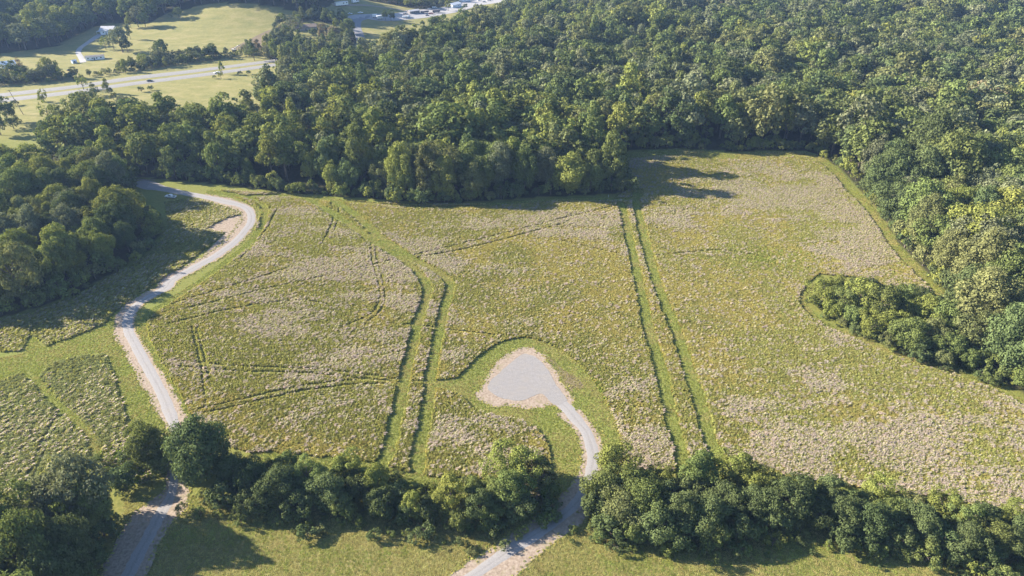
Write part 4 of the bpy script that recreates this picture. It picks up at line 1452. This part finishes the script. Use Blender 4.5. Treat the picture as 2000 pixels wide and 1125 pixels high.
gn_scatter('undergrowth', np.c_[bx, by, terrain(np.array(bx), np.array(by)) - .05], np.array([bi.index(b) for b in bk]), np.c_[np.zeros(len(bx)), np.zeros(len(bx)), RNG.random(len(bx)) * 6.28], np.array(bs),
           [proto_tree(500 + i, *p) for i, p in enumerate(bi)], 'tangled brush and weeds at the foot of hedgerow and thicket', 'undergrowth')

# ------------------------------------------------------------------ names that single each tree out
from collections import defaultdict
_by = defaultdict(list)
for t in TREES:
    _by[(t[3], t[4])].append(t)
for (base, where), L_ in _by.items():
    L_.sort(key=lambda t: t[1])
    for i, t in enumerate(L_):
        lab = base + ' ' + where if len(L_) == 1 else f"{base} {where}, {ORD[i]} from left"
        for a_, b_ in ((' crowned', ''), ('loose ', ''), (' narrow', ''), ('low ', ''), (' hand', ''), ('gravel ', ''), ('medium ', ''), ('big ', ''), ('small ', '')):
            if len(lab.replace('-', ' ').split()) > 15:
                lab = lab.replace(a_, b_)
        t[0]['label'] = lab
# ================================================================== BUILDINGS, VEHICLES AND SMALL THINGS
M_SIDING = paint('white siding', (.85, .87, .90), .6, .4, 0, .1)
M_ROOFG = paint('pale grey metal roof', (.46, .45, .46), .5)
M_ROOFB = paint('brown shingle roof', (.17, .13, .105), .9)
M_ROOFD = paint('dark grey roof', (.16, .15, .155), .8)
M_BLUE = paint('faded blue siding', (.40, .50, .62), .7)
M_BLACK = paint('black plastic', (.025, .025, .028), .6)
M_CAR = {'white': paint('white car paint', (.82, .82, .82), .25, .5, 0, .06), 'dark': paint('dark blue car paint', (.03, .04, .06), .2, .5, 0, .1),
         'grey': paint('grey car paint', (.22, .23, .25), .25, .5, 0, .1), 'red': paint('dull red paint', (.30, .07, .05), .4, .4, 0, .15)}
M_YEL = paint('pale machine paint', (.70, .66, .55), .5)
M_LAMP = paint('headlamp glass', (.7, .7, .68), .1, .6)
M_TAIL = paint('tail lamp red', (.35, .02, .02), .2, .5)


def frame_from(pa, pb):
    """origin, heading and length of a wall foot seen between two points of the photograph"""
    a, b = P([pa, pb])
    v = b - a
    return a, math.atan2(v[1], v[0]), float(np.hypot(*v))


def wheel_parts(root, xs, hw, r, wid=.24):
    for x in xs:
        for s in (-1, 1):
            w_ = part('wheel', root, lambda bm: bm_tube(bm, [(x, s * (hw - wid), r), (x, s * hw, r)], [r, r], 16), M_TYRE)
            part('rim', w_, lambda bm: bm_tube(bm, [(x, s * (hw - .02), r), (x, s * (hw + .015), r)], [r * .62, r * .58], 12), M_RIM)


def make_car(name, cat, label, loc, rz, col, kind='car'):
    root = empty(name, loc, rz)
    tag(root, label, cat)
    m = M_CAR[col]
    if kind == 'car':
        low = [(-2.25, .38), (2.2, .36), (2.3, .62), (2.15, .80), (1.05, .93), (-1.75, .97), (-2.28, .90), (-2.32, .55)]
        part('body', root, lambda bm: bm_prism(bm, low, -.9, .9), m, .05)
        cab = [(-1.75, .96), (1.05, .92), (.30, 1.42), (-1.05, 1.45)]
        part('cabin', root, lambda bm: bm_prism(bm, cab, -.84, .84, .14, 1.2), m, .04)
        gl = [(-1.45, 1.0), (.80, .98), (.24, 1.36), (-.98, 1.38)]
        part('window', root, lambda bm: bm_prism(bm, gl, -.845, .845, .12, 1.2), M_GLASS)
        part('windscreen', root, lambda bm: bm_prism(bm, [(1.03, .95), (1.06, .96), (.36, 1.40), (.33, 1.39)], -.74, .74, .1, 1.2), M_GLASS)
        part('rear_window', root, lambda bm: bm_prism(bm, [(-1.74, .99), (-1.71, .99), (-1.08, 1.42), (-1.11, 1.42)], -.72, .72, .1, 1.2), M_GLASS)
        wheel_parts(root, (-1.4, 1.4), .9, .33)
        ends = (2.27, -2.3)
    elif kind == 'pickup':
        low = [(-2.9, .55), (2.75, .50), (2.9, .75), (2.85, 1.08), (1.35, 1.18), (-.95, 1.2), (-.95, .74), (-2.88, .74)]
        part('body', root, lambda bm: bm_prism(bm, low, -.98, .98), m, .05)
        boxes('bed_side', root, [((-1.92, .94, .98), (1.94, .08, .48))], m, .02)
        boxes('bed_side', root, [((-1.92, -.94, .98), (1.94, .08, .48))], m, .02)
        boxes('tailgate', root, [((-2.86, 0, .98), (.07, 1.8, .48))], m, .02)
        boxes('bed_liner', root, [((-1.9, 0, .78), (1.88, 1.78, .06))], M_BLACK)
        cab = [(-.95, 1.19), (1.35, 1.17), (.62, 1.82), (-.72, 1.86)]
        part('cabin', root, lambda bm: bm_prism(bm, cab, -.92, .92, .14, 1.5), m, .05)
        for x0, x1, x2, x3 in ((-.80, .12, .12, -.66), (.20, 1.02, .50, .20)):
            part('window', root, lambda bm: bm_prism(bm, [(x0, 1.26), (x1, 1.26), (x2, 1.74), (x3, 1.74)], -.935, .935, .12, 1.5), M_GLASS)
        part('windscreen', root, lambda bm: bm_prism(bm, [(1.34, 1.2), (1.38, 1.21), (.68, 1.80), (.64, 1.79)], -.80, .80, .1, 1.5), M_GLASS)
        boxes('bumper', root, [((2.92, 0, .66), (.12, 1.9, .22))], M_RIM, .03)
        wheel_parts(root, (-1.75, 1.85), .98, .41, .28)
        ends = (2.9, -2.9)
    elif kind == 'van':
        low = [(-2.7, .45), (2.6, .42), (2.75, .75), (2.6, 1.15), (1.75, 2.05), (1.4, 2.25), (-2.7, 2.3)]
        part('body', root, lambda bm: bm_prism(bm, low, -1, 1, .06, 1.5), m, .06)
        part('windscreen', root, lambda bm: bm_prism(bm, [(2.55, 1.23), (2.6, 1.24), (1.86, 2.0), (1.82, 1.99)], -.86, .86), M_GLASS)
        part('window', root, lambda bm: bm_prism(bm, [(.9, 1.3), (2.1, 1.25), (1.65, 1.85), (.9, 1.85)], -1.012, 1.012, .03, 1.5), M_GLASS)
        wheel_parts(root, (-1.75, 1.7), 1.0, .36)
        ends = (2.72, -2.71)
    for s in (-.68, .68):
        boxes('headlight', root, [((ends[0] - .03, s, .72 if kind == 'car' else .92), (.12, .34, .16))], M_LAMP)
        boxes('tail_light', root, [((ends[1] + .0, s * 1.15, .78 if kind == 'car' else 1.0), (.08, .16, .26))], M_TAIL)
    return root


def heading(p, q):
    a, b = P([p, q])
    return math.atan2(b[1] - a[1], b[0] - a[0])


def on_ground(px, py, up=0.0):
    x, y = P1(px, py)
    return (x, y, float(terrain(x, y)) + up)


make_car('pickup_truck', 'pickup', 'white pickup truck parked on shaded grass beside the gravel turnaround', on_ground(334, 386), heading((343, 386), (325, 384.5)), 'white', 'pickup')
q = hw_near_c[np.argmin(np.abs(proj(hw_near_c[:, 0], hw_near_c[:, 1], terrain(*hw_near_c.T))[0] - 298))]
k_ = int(np.argmin(np.hypot(*(hw_near_c - q).T)))
hd = math.atan2(*(hw_near_c[k_ + 1] - hw_near_c[k_])[::-1])
make_car('car', 'car', 'dark car driving on the near carriageway of the valley highway', (q[0], q[1], float(terrain(*q)) + .15), hd, 'dark')
q = hw_near_c[np.argmin(np.abs(proj(hw_near_c[:, 0], hw_near_c[:, 1], terrain(*hw_near_c.T))[0] - 427))]
k_ = int(np.argmin(np.hypot(*(hw_near_c - q).T)))
hd = math.atan2(*(hw_near_c[k_ + 1] - hw_near_c[k_])[::-1])
make_car('car', 'car', 'white car on the highway half hidden by a roadside tree', (q[0], q[1] - 2, float(terrain(*q)) + .15), hd + math.pi, 'white')
make_car('car', 'car', 'dark car parked on the pale driveway below the blue shed', on_ground(137, 138), .3, 'dark')
make_car('car', 'car', 'grey car parked behind the trees below the blue shed', on_ground(142, 143.5), .2, 'grey')


def house(name, cat, label, pa, pb, depth, wh, rh, wall, roof, wins=3, door=True, over=.5, hip=0.0, eave_front=True):
    a, ang, L_ = frame_from(pa, pb)
    root = empty(name, (a[0], a[1], float(min(terrain(*a), terrain(*P([pb])[0]))) - .1), ang)
    tag(root, label, cat)

    def walls(bm):
        prof = [(0, 0), (depth, 0), (depth, wh), (depth / 2, wh + rh), (0, wh)]
        x0 = [bm.verts.new((0, y, z)) for y, z in prof]
        x1 = [bm.verts.new((L_, y, z)) for y, z in prof]
        bm.faces.new(x0)
        bm.faces.new(x1[::-1])
        for i in range(5):
            bm.faces.new((x0[i], x0[(i + 1) % 5], x1[(i + 1) % 5], x1[i]))
    part('wall', root, walls, wall)

    def rf(bm):
        s = rh / (depth / 2)
        e = over
        for sy in (0, 1):
            y0 = -e if sy == 0 else depth + e
            z0 = wh - e * s
            v = [(-e, y0, z0), (L_ + e, y0, z0), (L_ + e - hip, depth / 2, wh + rh), (-e + hip, depth / 2, wh + rh)]
            lo = [bm.verts.new((x, y, z + .04)) for x, y, z in v]
            hi = [bm.verts.new((x, y, z + .22)) for x, y, z in v]
            bm.faces.new(lo)
            bm.faces.new(hi[::-1])
            for i in range(4):
                bm.faces.new((lo[i], lo[(i + 1) % 4], hi[(i + 1) % 4], hi[i]))
    part('roof', root, rf, roof)
    for i in range(wins):
        x = L_ * (i + .6) / (wins + .3)
        f = boxes('window', root, [((x, -.02, wh * .58), (1.3, .10, 1.2))], M_WHITE)
        boxes('pane', f, [((x, -.06, wh * .58), (1.05, .06, .95))], M_GLASS)
    if door:
        d = boxes('door', root, [((L_ * .47, -.03, 1.25), (1.0, .10, 2.1))], M_ROOFD)
        boxes('handle', d, [((L_ * .47 + .38, -.10, 1.2), (.08, .06, .08))], M_RIM)
    return root, L_


house('mobile_home', 'mobile home', 'long white mobile home with dark roof edge on the lower hillside', (168, 118.5), (204, 115.5), 5.2, 3.0, .7, M_SIDING, M_ROOFD, 4, True, .25)
hr, hl = house('house', 'house', 'house with pale grey gable roof at the top of the hillside driveway', (197, 68), (221, 67), 13, 4.2, 3.0, M_SIDING, M_ROOFG, 2, True, .9)
boxes('porch_roof', hr, [((-2.4, 4.5, 3.0), (4.2, 7.5, .18))], M_ROOFG)
for yy in (1.2, 7.8):
    boxes('porch_post', hr, [((-4.2, yy, 1.45), (.18, .18, 2.9))], M_WHITE)
boxes('garage_door', hr, [((hl * .8, -.03, 1.3), (3.0, .10, 2.5))], M_WHITE)
house('shed', 'shed', 'small faded blue shed below the mobile home driveway', (143, 124.5), (151, 123), 3.4, 2.2, .7, M_BLUE, M_BLUE, 0, True, .2)
house('house', 'house', 'white house with blue grey roof half hidden at the left edge', (2, 135), (33, 131), 9, 3.2, 2.0, M_SIDING, M_BLUE, 3, True, .5)
house('house', 'house', 'low brown roofed house among trees beside the cut bank', (579, 61), (619, 58), 11, 3.2, 2.0, paint('tan siding', (.36, .32, .28), .8), M_ROOFB, 3, True, .6)

# ------------------------------------------------------------------ machinery lot
def trailer(name, cat, label, pa, pb, wid, hgt, mat, roofmat=None, wins=0):
    a, ang, L_ = frame_from(pa, pb)
    root = empty(name, (a[0], a[1], float(terrain(*a)) + .12), ang)
    tag(root, label, cat)
    boxes('body', root, [((L_ / 2, wid / 2, hgt / 2 + .6), (L_, wid, hgt))], mat, .08)
    if roofmat:
        boxes('roof', root, [((L_ / 2, wid / 2, hgt + .68), (L_ + .3, wid + .3, .12))], roofmat)
    boxes('chassis', root, [((L_ / 2, wid / 2, .48), (L_ * .9, wid * .6, .2))], M_BLACK)
    for x in (L_ * .22, L_ * .78):
        for yy in (.12, wid - .12):
            part('wheel', root, lambda bm: bm_tube(bm, [(x, yy - .12, .42), (x, yy + .12, .42)], [.42, .42], 12), M_TYRE)
    for i in range(wins):
        x = L_ * (.62 + .26 * i / max(1, wins - 1))
        boxes('window', root, [((x, -.03, hgt * .62 + .6), (1.5, .08, 1.0))], M_GLASS)
    return root


trailer('site_trailer', 'trailer', 'long white site trailer with dark windows above the shaded lawn', (657, 13), (681, 13), 3.6, 3.4, M_WHITE, M_ROOFG, 2)
trailer('camper', 'camper', 'white camper parked on the dirt track near the top edge', (690, 6.8), (702, 6.8), 3, 3.2, M_WHITE, None, 2)
trailer('trailer', 'trailer', 'white box trailer left of the dark tree at the lot edge', (728, 35), (737, 35.5), 3, 2.8, M_WHITE)
trailer('trailer', 'trailer', 'white box trailer touching the dark tree at the lot edge', (738, 38.5), (748, 38), 3.4, 3.2, M_WHITE)
trailer('trailer', 'trailer', 'dark flat trailer in the row right of the long lot building', (824, 26.5), (838, 25.5), 3, 1.6, M_ROOFD)
trailer('trailer', 'trailer', 'dark trailer at the right end of the row on the lot', (845, 25.5), (860, 25), 3, 2.2, M_ROOFD)
house('workshop', 'building', 'long low workshop with pale roof standing on the lot', (801, 27), (820, 26), 7, 3.4, 1.0, M_ROOFD, M_ROOFG, 4, True, .5)
house('workshop', 'building', 'white workshop at the far right of the lot behind the lone tree', (884, 16), (901, 12.5), 9, 3.6, 1.6, M_SIDING, M_WHITE, 2, False, .4)
house('workshop', 'building', 'pale blue roofed building at the very top of the lot', (905, 3.5), (918, 1.5), 8, 3.6, 1.4, M_SIDING, M_BLUE, 2, False, .4)
make_car('van', 'van', 'white van parked near the lower edge of the lot, left of a pair', on_ground(790.5, 35.5), .2, 'white', 'van')
make_car('van', 'van', 'white van parked near the lower edge of the lot, right of a pair', on_ground(797, 34.5), 1.2, 'white', 'van')
for lab, px, py, cc, kd in (('white car parked at the shaded left end of the lot', 684, 27.8, 'white', 'car'), ('white pickup parked beside the shaded lot lawn', 704, 26.3, 'white', 'pickup'),
                            ('white car parked at the upper edge of the lot', 839, 18.5, 'white', 'car'), ('white van parked at the upper edge of the lot near the lone tree', 849, 16.5, 'white', 'van'),
                            ('dark car parked alone on the open lot', 835, 31, 'dark', 'car'), ('red pickup parked in the row of trailers', 842, 27.8, 'red', 'pickup'),
                            ('white car parked right of the lone lot tree', 888, 10, 'white', 'car'), ('dark car parked behind the lone lot tree', 880, 13.5, 'dark', 'car'),
                            ('grey pickup in front of the long lot building', 792, 28.5, 'grey', 'pickup'), ('white car highest on the lot', 936, 2, 'white', 'car'),
                            ('grey car near the top of the lot', 946, 4.5, 'grey', 'car'), ('white van at the top right corner of the lot', 955, 1.5, 'white', 'van')):
    nm = {'car': 'car', 'van': 'van', 'pickup': 'pickup_truck'}[kd]
    make_car(nm, nm.replace('_truck', ''), lab, on_ground(px, py, .1), RNG.uniform(-.3, .5), cc, kd)

# ------------------------------------------------------------------ excavator by the cut bank
ex = empty('excavator', on_ground(458, 100), .15)
tag(ex, 'pale excavator with raised bent arm beside the bare cut bank', 'excavator')
for s in (-1, 1):
    part('track', ex, lambda bm: bm_prism(bm, [(-2.0, .25), (-1.7, 0), (1.7, 0), (2.0, .25), (2.0, .65), (1.7, .9), (-1.7, .9), (-2.0, .65)], s * 1.35 - .3, s * 1.35 + .3), M_BLACK, .04)
part('body', ex, lambda bm: bm_prism(bm, [(-2.3, 1.05), (1.4, 1.05), (1.4, 1.7), (.2, 2.0), (-2.1, 2.2), (-2.4, 1.8)], -1.3, 1.3), M_YEL, .08)
cb = part('cab', ex, lambda bm: bm_prism(bm, [(.0, 1.3), (1.55, 1.3), (1.6, 2.1), (1.25, 3.0), (.05, 3.05)], .25, 1.3), M_YEL, .05)
part('window', cb, lambda bm: bm_prism(bm, [(.2, 1.9), (1.56, 1.9), (1.58, 2.15), (1.28, 2.85), (.2, 2.9)], .22, 1.33), M_GLASS)
part('boom', ex, lambda bm: bm_tube(bm, [(1.2, -.2, 1.6), (2.6, -.2, 4.1), (4.2, -.2, 5.2), (6.2, -.2, 5.1)], [.35, .40, .36, .26], 6), M_YEL)
part('arm', ex, lambda bm: bm_tube(bm, [(5.8, -.2, 5.4), (6.3, -.2, 4.9), (6.9, -.2, 2.2)], [.22, .30, .2], 6), M_YEL)
part('bucket', ex, lambda bm: bm_prism(bm, [(6.7, 2.3), (7.1, 2.2), (7.2, 1.4), (6.6, .9), (6.0, 1.2), (6.4, 1.5)], -.75, .35), M_BLACK, .03)

# ------------------------------------------------------------------ utility pole, stakes, fallen log
up = empty('utility_pole', on_ground(46, 224), .35)
tag(up, 'leaning weathered utility pole between the highway and the left wood', 'utility pole')
part('pole', up, lambda bm: bm_tube(bm, [(0, 0, -.5), (-1.5, .2, 8), (-3.2, .4, 17.5)], [.24, .20, .15], 10), M_WOODEN)
part('crossarm', up, lambda bm: bm_tube(bm, [(-4.6, .4, 16.9), (-1.7, .4, 16.9)], [.11, .11], 6), M_WOODEN)
for xx in (-4.4, -3.7, -2.6, -1.9):
    part('insulator', up, lambda bm: bm_tube(bm, [(xx, .4, 16.98), (xx, .4, 17.25)], [.07, .05], 8), M_RIM)
for lab, px, py in (('white survey stake at the wood edge near the straight mown pair', 1228, 376), ('white survey stake at the wood edge, farther from the mown pair', 1188, 385)):
    st = empty('survey_stake', on_ground(px, py))
    tag(st, lab, 'stake', 'survey stakes at the wood edge')
    boxes('post', st, [((0, 0, .5), (.16, .16, 1.3))], M_WHITE, .02)
    boxes('cap', st, [((0, 0, 1.2), (.24, .24, .12))], M_WHITE, .02)
a_, ang_, L_ = frame_from((268, 351.5), (303, 352.5))
lg = obj('fallen_log', bm_mesh('fallen log', (lambda bm: (bm_tube(bm, [(0, 0, .28), (L_ * .3, .2, .3), (L_ * .65, -.2, .27), (L_, .1, .24)], [.30, .32, .27, .18], 9), bm)[1])(bmesh.new()), M_WOODEN))
lg.location = (a_[0], a_[1], float(terrain(*a_)))
lg.rotation_euler = (0, 0, ang_)
tag(lg, 'pale fallen log lying along the back of the gravel turnaround', 'log')
# ================================================================== LIGHT AND AIR
SUN_EL = math.radians(24)
sv = Vector((-.972, .235, 0)).normalized() * math.cos(SUN_EL) + Vector((0, 0, math.sin(SUN_EL)))
sd = bpy.data.lights.new('sun', 'SUN')
sd.energy = 5.0
sd.angle = math.radians(.5)
sd.color = (1.0, .90, .76)
so = bpy.data.objects.new('sun', sd)
COL.objects.link(so)
so.rotation_euler = sv.to_track_quat('Z', 'Y').to_euler()
so.location = sv * 500
w = bpy.data.worlds.new('World')
S.world = w
w.use_nodes = True
nt = w.node_tree
bg = nt.nodes['Background']
sky = nt.nodes.new('ShaderNodeTexSky')
sky.sky_type = 'NISHITA'
sky.sun_disc = False
sky.sun_elevation = SUN_EL
sky.sun_rotation = math.atan2(sv.x, sv.y)
sky.air_density = 1.0
sky.dust_density = .4
sky.ozone_density = 3.0
nt.links.new(sky.outputs[0], bg.inputs[0])
bg.inputs[1].default_value = .066

HAZE = True
if HAZE:
    bm = bmesh.new()
    bm_box(bm, (0, 2200, 80), (16000, 12000, 190))
    me = bm_mesh('haze', bm, None)
    me.materials.clear()
    t = NT('haze air')
    pv = t.n('ShaderNodeVolumePrincipled')
    pv.inputs['Color'].default_value = (.38, .58, 1, 1)
    pv.inputs['Density'].default_value = .00008
    pv.inputs['Anisotropy'].default_value = .1
    t.l(pv.outputs[0], t.out.inputs['Volume'])
    me.materials.append(t.m)
    hz = obj('haze', me)
    tag(hz, 'thin bluish evening haze over the valley', 'haze', None, 'stuff')

S.view_settings.view_transform = 'Standard'
S.view_settings.look = 'None'
S.view_settings.gamma = 1
S.view_settings.use_curve_mapping = False
S.view_settings.exposure = 2.05
c = S.cycles
c.max_bounces = 5
c.diffuse_bounces = 3
c.glossy_bounces = 1
c.transmission_bounces = 3
c.volume_bounces = 0
c.transparent_max_bounces = 4
c.use_adaptive_sampling = False
c.use_denoising = True
c.caustics_reflective = c.caustics_refractive = False
